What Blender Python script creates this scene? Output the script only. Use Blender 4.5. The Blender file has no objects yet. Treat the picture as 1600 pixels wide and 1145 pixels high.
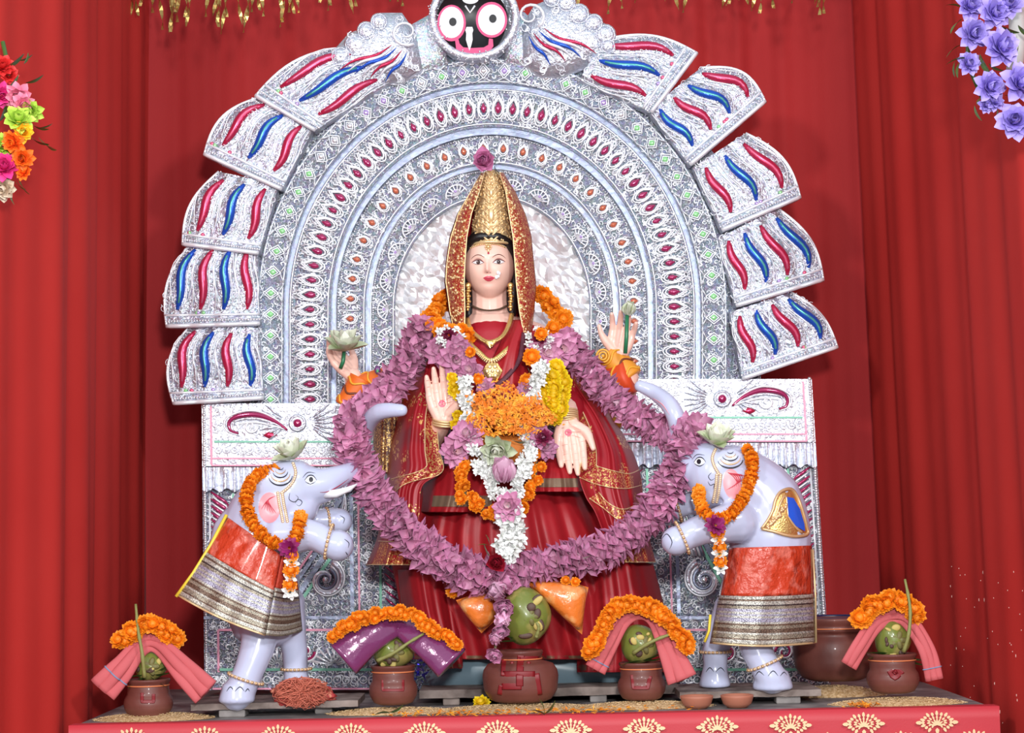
import bpy, bmesh, math, random
from mathutils import Vector, Matrix, noise
from mathutils.bvhtree import BVHTree
random.seed(7)
V = Vector
scene = bpy.context.scene
COL = scene.collection

# ------------------------------------------------------------------ camera
FPX = 3000.0
PITCH, ROLL = math.radians(5.0), math.radians(1.2)
CAMPOS = V((0, -6.0, 0.5))
_f = V((0, math.cos(PITCH), math.sin(PITCH)))
_r0, _u0 = V((1, 0, 0)), V((0, -math.sin(PITCH), math.cos(PITCH)))
_r = _r0 * math.cos(ROLL) - _u0 * math.sin(ROLL)
_u = _u0 * math.cos(ROLL) + _r0 * math.sin(ROLL)
cam = bpy.data.cameras.new('camera')
cam.sensor_width = 36; cam.lens = 36 * FPX / 1600
cam_ob = bpy.data.objects.new('camera', cam)
cam_ob.matrix_world = Matrix.Translation(CAMPOS) @ Matrix((_r, _u, -_f)).transposed().to_4x4()
COL.objects.link(cam_ob); scene.camera = cam_ob

def P(px, py, Y=0.0):
    """point of the plane y=Y that stands at a measured spot"""
    d = _f + _r * ((px - 800) / FPX) + _u * (-(py - 572.5) / FPX)
    return CAMPOS + d * ((Y - CAMPOS.y) / d.y)
def S(Y=0.0): return (Y + 6.0) / FPX

# ------------------------------------------------------------------ light
world = bpy.data.worlds.new('hall'); scene.world = world; world.use_nodes = True
wn = world.node_tree; wn.nodes['Background'].inputs[0].default_value = (0.78, 0.88, 1.0, 1)
wn.nodes['Background'].inputs[1].default_value = 0.38
def area(name, loc, target, size, power, col=(1, 1, 1)):
    l = bpy.data.lights.new(name, 'AREA'); l.shape = 'DISK'; l.size = size; l.energy = power; l.color = col
    o = bpy.data.objects.new(name, l); o.location = loc
    o.rotation_euler = (V(target) - V(loc)).to_track_quat('-Z', 'Y').to_euler(); COL.objects.link(o); return o
area('camera_flash', (0.25, -6.3, 1.3), (0, 0, 0.9), 0.35, 98, (1, 1, 0.99))
area('stage_lamp_left', (-2.0, -5.2, 2.6), (0, 0, 0.9), 0.5, 50, (1, 0.99, 0.98))
area('stage_lamp_right', (2.0, -5.2, 2.6), (0, 0, 0.9), 0.5, 50, (0.97, 0.98, 1))
scene.view_settings.view_transform = 'Standard'
scene.view_settings.look = 'None'
scene.view_settings.gamma = 1
scene.view_settings.exposure = 0.9
scene.view_settings.use_curve_mapping = False

# ------------------------------------------------------------------ materials
MATS = {}
def mat(name, col, rough=0.5, metal=0.0, bump=None, rand=0.0, coat=0.0, sheen=0.0, alpha=1.0, attr=False, spec=0.5, vary=None, trans=0.0):
    """bump=(kind, scale, strength, dist); rand = per-object value jitter; vary=(scale, colour2, lo, hi)"""
    if name in MATS: return MATS[name]
    m = bpy.data.materials.new(name); m.use_nodes = True; MATS[name] = m
    nt = m.node_tree; b = nt.nodes['Principled BSDF']; L = nt.links
    b.inputs['Roughness'].default_value = rough; b.inputs['Metallic'].default_value = metal
    b.inputs['Coat Weight'].default_value = coat; b.inputs['Coat Roughness'].default_value = 0.08
    b.inputs['Sheen Weight'].default_value = sheen; b.inputs['Alpha'].default_value = alpha
    b.inputs['Specular IOR Level'].default_value = spec
    b.inputs['Transmission Weight'].default_value = trans
    rgb = nt.nodes.new('ShaderNodeRGB'); rgb.outputs[0].default_value = (*col, 1); out = rgb.outputs[0]
    tc = nt.nodes.new('ShaderNodeTexCoord')
    if vary:
        n = nt.nodes.new('ShaderNodeTexNoise'); n.inputs['Scale'].default_value = vary[0]; n.inputs['Detail'].default_value = 4
        L.new(tc.outputs['Object'], n.inputs['Vector'])
        r = nt.nodes.new('ShaderNodeMapRange'); r.inputs[1].default_value = vary[2]; r.inputs[2].default_value = vary[3]
        L.new(n.outputs['Fac'], r.inputs[0])
        mx = nt.nodes.new('ShaderNodeMix'); mx.data_type = 'RGBA'; L.new(r.outputs[0], mx.inputs[0])
        L.new(out, mx.inputs[6]); mx.inputs[7].default_value = (*vary[1], 1); out = mx.outputs[2]
    if attr:
        a = nt.nodes.new('ShaderNodeAttribute'); a.attribute_name = 'col'
        mx = nt.nodes.new('ShaderNodeMix'); mx.data_type = 'RGBA'; mx.blend_type = 'MULTIPLY'; mx.inputs[0].default_value = 1
        L.new(out, mx.inputs[6]); L.new(a.outputs['Color'], mx.inputs[7]); out = mx.outputs[2]
    if rand:
        oi = nt.nodes.new('ShaderNodeObjectInfo'); h = nt.nodes.new('ShaderNodeHueSaturation')
        r = nt.nodes.new('ShaderNodeMapRange'); r.inputs[3].default_value = 1 - rand; r.inputs[4].default_value = 1 + rand
        L.new(oi.outputs['Random'], r.inputs[0]); L.new(r.outputs[0], h.inputs['Value']); L.new(out, h.inputs['Color']); out = h.outputs[0]
    L.new(out, b.inputs['Base Color'])
    if bump:
        k, sc, st, di = bump
        if k == 'voronoi':
            n = nt.nodes.new('ShaderNodeTexVoronoi'); n.inputs['Scale'].default_value = sc; o = n.outputs['Distance']
        elif k == 'crumple':
            n = nt.nodes.new('ShaderNodeTexVoronoi'); n.inputs['Scale'].default_value = sc; n.inputs['Detail'].default_value = 2
            n.feature = 'DISTANCE_TO_EDGE'; o = n.outputs['Distance']
        else:
            n = nt.nodes.new('ShaderNodeTexNoise'); n.inputs['Scale'].default_value = sc; n.inputs['Detail'].default_value = 5; o = n.outputs['Fac']
        L.new(tc.outputs['Object'], n.inputs['Vector'])
        bp = nt.nodes.new('ShaderNodeBump'); bp.inputs['Strength'].default_value = st; bp.inputs['Distance'].default_value = di
        L.new(o, bp.inputs['Height']); L.new(bp.outputs[0], b.inputs['Normal'])
    return m

def foil_mat(name, col, rough, scale, strength, dist, holo=0.0, metal=0.9):
    """silver foil: metal with a crumpled relief and, for holographic film, a faint play of hues"""
    m = mat(name, col, rough, metal, ('noise', scale, strength, dist))
    if holo:
        nt = m.node_tree; b = nt.nodes['Principled BSDF']; L = nt.links
        src = b.inputs['Base Color'].links[0].from_socket
        tc = nt.nodes.new('ShaderNodeTexCoord'); v = nt.nodes.new('ShaderNodeTexVoronoi'); v.inputs['Scale'].default_value = 110
        L.new(tc.outputs['Object'], v.inputs['Vector'])
        mx = nt.nodes.new('ShaderNodeMix'); mx.data_type = 'RGBA'; mx.blend_type = 'OVERLAY'; mx.inputs[0].default_value = holo
        L.new(src, mx.inputs[6]); L.new(v.outputs['Color'], mx.inputs[7]); L.new(mx.outputs[2], b.inputs['Base Color'])
    return m

M_foil = foil_mat('silver_foil', (0.76, 0.79, 0.88), 0.30, 90, 0.9, 0.006, 0.10, 0.75)
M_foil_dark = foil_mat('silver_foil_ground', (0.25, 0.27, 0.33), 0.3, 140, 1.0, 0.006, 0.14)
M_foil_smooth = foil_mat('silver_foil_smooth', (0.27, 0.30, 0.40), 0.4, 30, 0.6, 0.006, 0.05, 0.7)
M_wire = mat('silver_filigree', (0.93, 0.95, 1.0), 0.3, 0.35)
M_bead = mat('silver_beads', (0.93, 0.94, 0.98), 0.2, 0.7)
M_fan = foil_mat('silver_foil_fan', (0.58, 0.61, 0.70), 0.30, 60, 1.0, 0.010, 0.14, 0.8)
M_holo = foil_mat('holographic_film', (0.78, 0.84, 0.9), 0.25, 160, 1.0, 0.006, 0.75)
M_crumple = mat('crumpled_foil', (0.97, 0.98, 1.0), 0.42, 0.45)
M_gem_mag = mat('magenta_gem', (0.42, 0.02, 0.12), 0.15, 0.3, coat=1)
M_gem_or = mat('orange_gem', (0.65, 0.16, 0.08), 0.15, 0.2, coat=1)
M_gem_gr = mat('green_gem', (0.30, 0.72, 0.30), 0.15, 0.1, coat=1)
M_gem_pu = mat('violet_gem', (0.55, 0.40, 0.80), 0.15, 0.3, coat=1)
M_redfoil = mat('red_foil_leaf', (0.62, 0.03, 0.10), 0.22, 0.5, ('noise', 90, 0.3, 0.003))
M_pinkfoil = mat('pink_foil', (0.85, 0.15, 0.28), 0.25, 0.4)
M_bluefoil = mat('blue_foil_leaf', (0.02, 0.10, 0.60), 0.22, 0.4, ('noise', 90, 0.3, 0.003))
M_tealfoil = mat('teal_foil', (0.10, 0.45, 0.42), 0.25, 0.4)
M_pink = mat('pink_ribbon', (0.86, 0.36, 0.50), 0.5, 0.1)
M_green = mat('green_ribbon', (0.20, 0.50, 0.36), 0.45, 0.2)
M_gold = mat('gold', (0.85, 0.56, 0.20), 0.28, 0.85, ('noise', 220, 0.5, 0.003))
M_gt = mat('gold_thread', (0.92, 0.68, 0.36), 0.35, 0.5)
M_black = mat('black_paint', (0.012, 0.011, 0.013), 0.4)
M_white = mat('white_paint', (0.88, 0.87, 0.90), 0.4)
M_magenta = mat('magenta_paint', (0.72, 0.07, 0.22), 0.45)
M_skin = mat('painted_skin', (0.97, 0.61, 0.50), 0.42, coat=0.15, attr=False)
M_eleph = mat('white_enamel', (0.56, 0.59, 0.78), 0.22, coat=0.6)
M_wood = mat('weathered_wood', (0.12, 0.085, 0.07), 0.7, 0, ('noise', 40, 0.5, 0.004), vary=(14, (0.33, 0.26, 0.23), 0.35, 0.7))
M_stone = mat('grey_stone', (0.33, 0.30, 0.29), 0.8, 0, ('noise', 30, 0.6, 0.005), vary=(20, (0.2, 0.18, 0.17), 0.3, 0.7))
M_clay = mat('red_clay', (0.125, 0.030, 0.022), 0.5, 0, ('noise', 60, 0.25, 0.002), vary=(9, (0.19, 0.060, 0.045), 0.3, 0.75), coat=0.12)
M_verm = mat('vermilion_paint', (0.20, 0.004, 0.008), 0.5)

# ------------------------------------------------------------------ mesh builder
class MB:
    def __init__(s): s.v = []; s.f = []; s.m = []; s.uv = {}; s.c = None; s.mi = 0
    def add(s, vs, fs):
        n = len(s.v); s.v += [V(p) for p in vs]
        for f in fs: s.f.append(tuple(i + n for i in f)); s.m.append(s.mi)
        return n
    def tube(s, pts, rad, n=8, closed=False, caps=True, flat=1.0):
        pts = [V(p) for p in pts]; k = len(pts)
        if not hasattr(rad, '__len__'): rad = [rad] * k
        vs = []; up = None
        for i, p in enumerate(pts):
            a = pts[(i - 1) % k] if (closed or i) else p; b = pts[(i + 1) % k] if (closed or i < k - 1) else p
            t = (b - a).normalized() if (b - a).length > 1e-9 else V((0, 0, 1))
            if up is None:
                up = V((0, -1, 0)) if abs(t.y) < 0.9 else V((0, 0, 1))
            up = (up - t * up.dot(t));
            up = up.normalized() if up.length > 1e-6 else t.orthogonal().normalized()
            sd = t.cross(up)
            for j in range(n):
                th = 2 * math.pi * j / n
                vs.append(p + (sd * math.cos(th) + up * math.sin(th) * flat) * rad[i])
        fs = []
        for i in range(k if closed else k - 1):
            for j in range(n):
                a = i * n + j; b = i * n + (j + 1) % n; c = ((i + 1) % k) * n + (j + 1) % n; d = ((i + 1) % k) * n + j
                fs.append((a, b, c, d))
        if caps and not closed:
            fs.append(tuple(reversed(range(n)))); fs.append(tuple(range((k - 1) * n, k * n)))
        return s.add(vs, fs)
    def chain(s, pts, rad, n=14, step=3):
        """round-ended limb"""
        pts = [V(p) for p in pts]
        if not hasattr(rad, '__len__'): rad = [rad] * len(pts)
        pp, rr = [], []
        for i in range(len(pts) - 1):
            for j in range(step):
                t = j / step
                p0, p1, p2, p3 = pts[max(i - 1, 0)], pts[i], pts[i + 1], pts[min(i + 2, len(pts) - 1)]
                pp.append(0.5 * ((2 * p1) + (p2 - p0) * t + (2 * p0 - 5 * p1 + 4 * p2 - p3) * t * t + (3 * p1 - p0 - 3 * p2 + p3) * t ** 3))
                rr.append(rad[i] * (1 - t) + rad[i + 1] * t)
        pp.append(pts[-1]); rr.append(rad[-1])
        t0 = (pp[0] - pp[1]).normalized(); t1 = (pp[-1] - pp[-2]).normalized()
        h = [pp[0] + t0 * rr[0] * math.sin(a) for a in (1.45, 0.9, 0.45)]; hr = [rr[0] * math.cos(a) for a in (1.45, 0.9, 0.45)]
        e = [pp[-1] + t1 * rr[-1] * math.sin(a) for a in (0.45, 0.9, 1.45)]; er = [rr[-1] * math.cos(a) for a in (0.45, 0.9, 1.45)]
        return s.tube(h + pp + e, hr + rr + er, n)
    def ell(s, c, r, nu=16, nv=10, rot=None):
        c = V(c); vs = []; fs = []
        if not hasattr(r, '__len__'): r = (r, r, r)
        for i in range(1, nv):
            ph = math.pi * i / nv
            for j in range(nu):
                th = 2 * math.pi * j / nu
                vs.append(V((r[0] * math.sin(ph) * math.cos(th), r[1] * math.sin(ph) * math.sin(th), r[2] * math.cos(ph))))
        vs += [V((0, 0, r[2])), V((0, 0, -r[2]))]
        if rot is not None: vs = [rot @ p for p in vs]
        vs = [p + c for p in vs]
        for i in range(nv - 2):
            for j in range(nu):
                a = i * nu + j; b = i * nu + (j + 1) % nu
                fs.append((a, a + nu, b + nu, b))
        t = (nv - 1) * nu
        for j in range(nu):
            fs.append((t, j, (j + 1) % nu)); fs.append((t + 1, (nv - 2) * nu + (j + 1) % nu, (nv - 2) * nu + j))
        return s.add(vs, fs)
    def oct(s, c, r):
        c = V(c); vs = [c + V(d) * r for d in ((1, 0, 0), (-1, 0, 0), (0, 1, 0), (0, -1, 0), (0, 0, 1), (0, 0, -1))]
        s.add(vs, [(0, 2, 4), (2, 1, 4), (1, 3, 4), (3, 0, 4), (2, 0, 5), (1, 2, 5), (3, 1, 5), (0, 3, 5)])
    def box(s, a, b):
        x0, y0, z0 = a; x1, y1, z1 = b
        s.add([(x0, y0, z0), (x1, y0, z0), (x1, y1, z0), (x0, y1, z0), (x0, y0, z1), (x1, y0, z1), (x1, y1, z1), (x0, y1, z1)],
              [(0, 3, 2, 1), (4, 5, 6, 7), (0, 1, 5, 4), (1, 2, 6, 5), (2, 3, 7, 6), (3, 0, 4, 7)])
    def prism(s, front, depth, bulge=0.0, dirv=V((0, 1, 0))):
        """outline (3-D points, front face) extruded back along dirv; optional raised centre"""
        n = len(front); f = [V(p) for p in front]; b = [p + dirv * depth for p in f]
        fs = [(i, (i + 1) % n, n + (i + 1) % n, n + i) for i in range(n)] + [tuple(reversed(range(n, 2 * n)))]
        if bulge:
            c = sum(f, V((0, 0, 0))) / n
            m = [c + (p - c) * 0.6 - dirv * bulge * 0.8 for p in f]
            vs = f + b + m + [c - dirv * bulge]
            fs += [(i, 2 * n + i, 2 * n + (i + 1) % n, (i + 1) % n) for i in range(n)]
            fs += [(2 * n + i, 3 * n, 2 * n + (i + 1) % n) for i in range(n)]
            fs = [tuple(q) for q in fs]
        else:
            vs = f + b; fs.append(tuple(range(n)))
        return s.add(vs, fs)
    def grid(s, fn, nu, nv, close_u=False):
        base = len(s.v); vs = []
        for j in range(nv + 1):
            for i in range(nu + 1): vs.append(V(fn(i / nu, j / nv)))
        s.add(vs, [])
        for j in range(nv):
            for i in range(nu):
                a = base + j * (nu + 1) + i
                s.uv[len(s.f)] = [(i / nu, j / nv), ((i + 1) / nu, j / nv), ((i + 1) / nu, (j + 1) / nv), (i / nu, (j + 1) / nv)]
                s.f.append((a, a + 1, a + nu + 2, a + nu + 1)); s.m.append(s.mi)
    def lathe(s, prof, c=(0, 0, 0), n=32, sx=1.0, sy=1.0):
        c = V(c); vs = []; k = len(prof)
        for r, z in prof:
            for j in range(n):
                th = 2 * math.pi * j / n
                vs.append(c + V((r * math.cos(th) * sx, r * math.sin(th) * sy, z)))
        fs = [(i * n + j, i * n + (j + 1) % n, (i + 1) * n + (j + 1) % n, (i + 1) * n + j) for i in range(k - 1) for j in range(n)]
        s.add(vs, fs)
    def data(s, name, mats, origin=V((0, 0, 0)), smooth=True):
        me = bpy.data.meshes.new(name)
        me.from_pydata([tuple(p - origin) for p in s.v], [], s.f)
        for m in (mats if isinstance(mats, (list, tuple)) else [mats]): me.materials.append(m)
        if max(s.m, default=0): me.polygons.foreach_set('material_index', s.m)
        if smooth: me.polygons.foreach_set('use_smooth', [True] * len(me.polygons))
        if s.uv:
            uv = me.uv_layers.new(name='UVMap'); 
            for pi, q in s.uv.items():
                ls = me.polygons[pi].loop_start
                for k, t in enumerate(q): uv.data[ls + k].uv = t
        if s.c:
            ca = me.color_attributes.new('col', 'FLOAT_COLOR', 'POINT')
            for i, c in enumerate(s.c): ca.data[i].color = (*c, 1)
        me.update(); return me
    def build(s, name, mats, parent=None, smooth=True, **kw):
        o0 = parent_origin(parent)
        if parent is None:
            c = V((0, 0, 0))
            if s.v:
                xs = [p.x for p in s.v]; ys = [p.y for p in s.v]; zs = [p.z for p in s.v]
                c = V(((min(xs) + max(xs)) / 2, (min(ys) + max(ys)) / 2, min(zs)))
            me = s.data(name, mats, c, smooth); o = bpy.data.objects.new(name, me); o.location = c
        else:
            me = s.data(name, mats, o0, smooth); o = bpy.data.objects.new(name, me); o.parent = parent
        COL.objects.link(o)
        for k, v in kw.items(): o['category' if k == 'cat' else k] = v
        return o

def parent_origin(o):
    p = V((0, 0, 0))
    while o is not None: p += o.location; o = o.parent
    return p
def thing(name, label, cat, loc, group=None):
    o = bpy.data.objects.new(name, None); o.location = loc; o.empty_display_size = 0.05
    o['label'] = label; o['category'] = cat
    if group: o['group'] = group
    COL.objects.link(o); return o
def put(me, name, parent, M, **kw):
    """another copy of a shared mesh, placed by a world matrix"""
    o = bpy.data.objects.new(name, me)
    if parent is not None:
        o.parent = parent; M = Matrix.Translation(-parent_origin(parent)) @ M
    o.matrix_local = M; COL.objects.link(o)
    for k, v in kw.items(): o['category' if k == 'cat' else k] = v
    return o
def spline(pts, n, closed=False):
    """n points evenly spaced along a smooth curve through pts; returns [(point, tangent)]"""
    pts = [V(p) for p in pts]; k = len(pts); fine = []
    for i in range(k if closed else k - 1):
        g = (lambda q: pts[q % k]) if closed else (lambda q: pts[min(max(q, 0), k - 1)])
        p0, p1, p2, p3 = g(i - 1), g(i), g(i + 1), g(i + 2)
        for j in range(24):
            t = j / 24
            fine.append(0.5 * ((2 * p1) + (p2 - p0) * t + (2 * p0 - 5 * p1 + 4 * p2 - p3) * t * t + (3 * p1 - p0 - 3 * p2 + p3) * t ** 3))
    fine.append(pts[0] if closed else pts[-1])
    acc = [0]
    for a, b in zip(fine, fine[1:]): acc.append(acc[-1] + (b - a).length)
    out = []; q = 0
    for i in range(n):
        d = acc[-1] * i / (n if closed else max(n - 1, 1))
        while q < len(acc) - 2 and acc[q + 1] < d: q += 1
        seg = acc[q + 1] - acc[q]; t = (d - acc[q]) / seg if seg > 0 else 0
        out.append((fine[q].lerp(fine[q + 1], t), (fine[q + 1] - fine[q]).normalized()))
    return out
def curve_len(pts):
    q = [p for p, _ in spline(pts, 60)]; return sum((b - a).length for a, b in zip(q, q[1:]))
def remesh(mb, name, mats, voxel, parent=None, smooth=4, **kw):
    """melt overlapping volumes into one continuous skin"""
    o = mb.build(name, mats, parent, **kw)
    r = o.modifiers.new('r', 'REMESH'); r.mode = 'VOXEL'; r.voxel_size = voxel; r.use_smooth_shade = True
    sm = o.modifiers.new('s', 'SMOOTH'); sm.factor = 0.6; sm.iterations = smooth
    bpy.context.view_layer.update()
    me = bpy.data.meshes.new_from_object(o.evaluated_get(bpy.context.evaluated_depsgraph_get()))
    o.modifiers.clear(); old = o.data; o.data = me; me.name = name; bpy.data.meshes.remove(old)
    if not me.materials:
        me.materials.append(mats)
    return o
def frame(origin, z, x_hint=V((0, -1, 0)), s=1.0):
    """matrix whose Z runs along z"""
    z = V(z).normalized(); x = V(x_hint) - z * z.dot(V(x_hint))
    if x.length < 1e-4: x = z.orthogonal()
    x.normalize(); y = z.cross(x)
    return Matrix.Translation(origin) @ Matrix((x * s, y * s, z * s)).transposed().to_4x4()
def plane_frame(origin, up, s=1.0, sx=1.0):
    """flat motifs: local x across, local z along 'up', local -y to the viewer"""
    z = V((up[0], 0, up[2])).normalized(); y = V((0, 1, 0)); x = y.cross(z)
    return Matrix.Translation(origin) @ Matrix((x * s * sx, y * s, z * s)).transposed().to_4x4()

# ------------------------------------------------------------------ table
def make_curtain_mat(name, col, c2):
    m = mat(name, col, 0.75, 0, ('noise', 500, 0.15, 0.002), spec=0.2, vary=(2.5, c2, 0.3, 0.8)); return m
M_curt = make_curtain_mat('red_curtain_cloth', (0.47, 0.024, 0.020), (0.52, 0.032, 0.026))
M_curt_back = make_curtain_mat('red_back_cloth', (0.37, 0.020, 0.021), (0.42, 0.025, 0.025))

# side and rear curtains: pleated hangings
def hanging(name, plan, z0, z1, amp, wave, m, seed, label, flare=0.06):
    """plan: list of (x, y) along the rail; pleats wander"""
    rnd = random.Random(seed)
    pts = spline([(x, y, 0) for x, y in plan], int(curve_len([(x, y, 0) for x, y in plan]) / 0.012))
    ph = []; a = 0
    for i in range(len(pts)):
        a += 2 * math.pi * 0.012 / wave * (0.7 + 0.9 * (0.5 + 0.5 * noise.noise(V((i * 0.035, seed, 0))))); ph.append(a)
    mb = MB(); nv = 24
    def fn(u, v):
        i = min(int(round(u * (len(pts) - 1))), len(pts) - 1); p, t = pts[i]
        nrm = V((t.y, -t.x, 0)); k = amp * (0.5 + 0.9 * abs(noise.noise(V((i * 0.02, 5 + seed, v * 0.7)))))
        off = k * (math.sin(ph[i] + 0.35 * math.sin(v * 3 + i * 0.01)) + 0.35 * math.sin(ph[i] * 2.3 + v))
        fl = flare * v * (p.x / 1.3)
        return (p.x + nrm.x * off + fl, p.y + nrm.y * off, z1 + (z0 - z1) * v)
    mb.grid(fn, len(pts) - 1, nv)
    o = mb.build(name, m, None, label=label, cat='curtain', group='red hangings round the altar')
    o.data.materials[0] = m
    return o

floor = MB(); floor.box((-9, -12, -0.95), (9, 1.6, -0.9))
floor.build('floor', mat('hall_floor_carpet', (0.10, 0.07, 0.06), 0.85, 0, ('noise', 60, 0.3, 0.004)), None, False, kind='structure')
w = MB(); w.box((-9, 1.5, -0.9), (9, 1.6, 4.2)); w.build('wall_back', mat('pandal_wall', (0.35, 0.08, 0.07), 0.9), None, False, kind='structure')

hanging('curtain', [(-1.30, 0.78), (-0.8, 0.82), (0, 0.8), (0.8, 0.82), (1.32, 0.78)], -0.9, 2.6, 0.012, 0.20, M_curt_back, 3,
        'dark red pleated rear curtain hanging behind the silver arch', 0.0)
hanging('curtain', [(-1.26, 0.70), (-1.25, 0.25), (-1.25, -0.1), (-1.255, -0.45), (-1.28, -0.8), (-1.42, -1.1), (-1.75, -1.3)], -0.9, 2.6, 0.016, 0.42, M_curt, 11,
        'bright red side curtain beside the five-colour flower bunch', 0.03)
hanging('curtain', [(1.24, 0.70), (1.27, 0.25), (1.325, -0.1), (1.335, -0.35), (1.35, -0.7), (1.42, -1.0), (1.8, -1.3)], -0.9, 2.6, 0.016, 0.42, M_curt, 21,
        'bright red side curtain beside the purple flower bunch', 0.05)

# the altar table: top, printed cloth over its front
TF = -0.66
tb = thing('altar_table', 'low grey-topped altar table with red and gold printed cloth', 'table', (0, 0, -0.9))
mb = MB(); mb.box((-1.225, TF, -0.03), (1.30, 0.6, 0.0)); mb.build('table_top', mat('grey_board', (0.16, 0.145, 0.145), 0.55, 0, ('noise', 25, 0.4, 0.004), vary=(12, (0.40, 0.36, 0.34), 0.45, 0.75)), tb, False)
for x in (-1.18, 1.26):
    for y in (TF + 0.06, 0.55):
        mb = MB(); mb.box((x - .03, y - .03, -0.9), (x + .03, y + .03, -0.03)); mb.build('leg', M_wood, tb, False)
CF = TF - 0.012
M_tcloth = mat('altar_cloth', (0.52, 0.030, 0.045), 0.55, 0, ('noise', 300, 0.15, 0.002))
mb = MB()
def tcloth(u, v):
    x = -1.235 + 2.55 * u
    sag = 0.0015 * math.sin(u * 40)
    if v < 0.2:
        return (x, TF + 0.045 * (1 - v / 0.2) - 0.012 * (v / .2), 0.004 + sag * 0.3)
    d = (v - 0.2) / 0.8
    return (x, CF - 0.006 - 0.010 * d * math.sin(u * 60 + 2 * math.sin(u * 9)), 0.004 - 0.75 * d)
mb.grid(tcloth, 300, 30); cloth = mb.build('table_cloth', M_tcloth, tb)
# printed golden motifs
def motif_mesh():
    mb = MB(); R = 0.040
    def leaf(cx, cz, ang, l, w):
        d = V((math.sin(ang), 0, math.cos(ang))); n = V((d.z, 0, -d.x)); c = V((cx, 0, cz))
        pts = [c, c + d * l * .35 + n * w, c + d * l * .8 + n * w * .7, c + d * l, c + d * l * .8 - n * w * .7, c + d * l * .35 - n * w]
        mb.add(pts, [tuple(range(6))])
    for k in range(-8, 9):
        a = k / 8 * 2.6; leaf(math.sin(a) * R * .60, math.cos(a) * R * .30, a, R * (.27 if k % 2 == 0 else .20), R * .075)
    for k in range(-6, 7):
        a = k / 6 * 2.6; leaf(math.sin(a) * R * .32, math.cos(a) * R * .14, a, R * .20, R * .05)
    for k in range(-3, 4): leaf(0, -R * .15, k * .5, R * .36, R * .05)
    leaf(0, -R * .28, math.pi, R * .30, R * .10); leaf(R * .72, -R * .02, math.pi / 2, R * .34, R * .10); leaf(-R * .72, -R * .02, -math.pi / 2, R * .34, R * .10)
    return mb.data('printed_motif', mat('gold_print', (0.85, 0.58, 0.33), 0.45, 0.2), smooth=False)
mm = motif_mesh()
for row in range(6):
    for k in range(-10, 11):
        x = k * 0.2 + (0.1 if row % 2 == 0 else 0) + 0.04
        z = -0.034 - row * 0.052
        if -1.19 < x < 1.27:
            put(mm, 'printed_motif', cloth, Matrix.Translation((x, CF - 0.0185, z)) @ Matrix.Scale(1.38, 4))
# planks and blocks
def plank(name, px0, px1, Yf, z0, z1, depth, label, skew=0.0, m=None):
    a = P(px0, 1080, Yf); b = P(px1, 1080, Yf); mb = MB()
    n = 24; 
    def e(t, y, z): return V((a.x + (b.x - a.x) * t, y + skew * t + random.uniform(-.0015, .0015), z + random.uniform(-.001, .001)))
    rows = [[e(i / n, Yf, z1) for i in range(n + 1)], [e(i / n, Yf + depth, z1) for i in range(n + 1)], [e(i / n, Yf + depth, z0) for i in range(n + 1)], [e(i / n, Yf, z0) for i in range(n + 1)]]
    vs = sum(rows, []); k = n + 1; fs = []
    for r in range(4):
        for i in range(n): fs.append((r * k + i, r * k + i + 1, ((r + 1) % 4) * k + i + 1, ((r + 1) % 4) * k + i))
    fs += [(0, k, 2 * k, 3 * k), (n, 3 * k + n, 2 * k + n, k + n)]
    mb.add(vs, fs)
    return mb.build(name, m or M_wood, None, False, label=label, cat='plank')
plank('wooden_plank', 298, 558, -0.50, 0.022, 0.040, 0.26, 'rough wooden plank under the elephant with the tilted brocade', 0.02)
plank('wooden_plank', 655, 1060, -0.26, 0.022, 0.046, 0.22, 'long dusty plank behind the big round clay pot')
plank('wooden_plank', 1062, 1283, -0.44, 0.022, 0.040, 0.30, 'wooden plank carrying the elephant with the blue saddle')
def block(px, Y, w, h, d, label, m=M_stone):
    c = P(px, 1090, Y); mb = MB(); mb.box((c.x - w / 2, Y, 0), (c.x + w / 2, Y + d, h))
    o = mb.build('support_block', m, None, False, label=label, cat='block')
    bv = o.modifiers.new('b', 'BEVEL'); bv.width = 0.004; bv.segments = 2; return o
block(362, -0.49, 0.075, 0.021, 0.08, 'grey stone chip under the end of the elephant plank')
block(505, -0.44, 0.05, 0.021, 0.08, 'stone chip under the plank beneath the red netting')
block(705, -0.25, 0.05, 0.021, 0.06, 'wooden block under the long plank near yellow marigold', M_wood)
block(935, -0.25, 0.05, 0.021, 0.06, 'silvery block under the long dusty plank')
block(1232, -0.43, 0.07, 0.021, 0.06, 'pale stone wedge under the plank near the dark jar')
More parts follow.
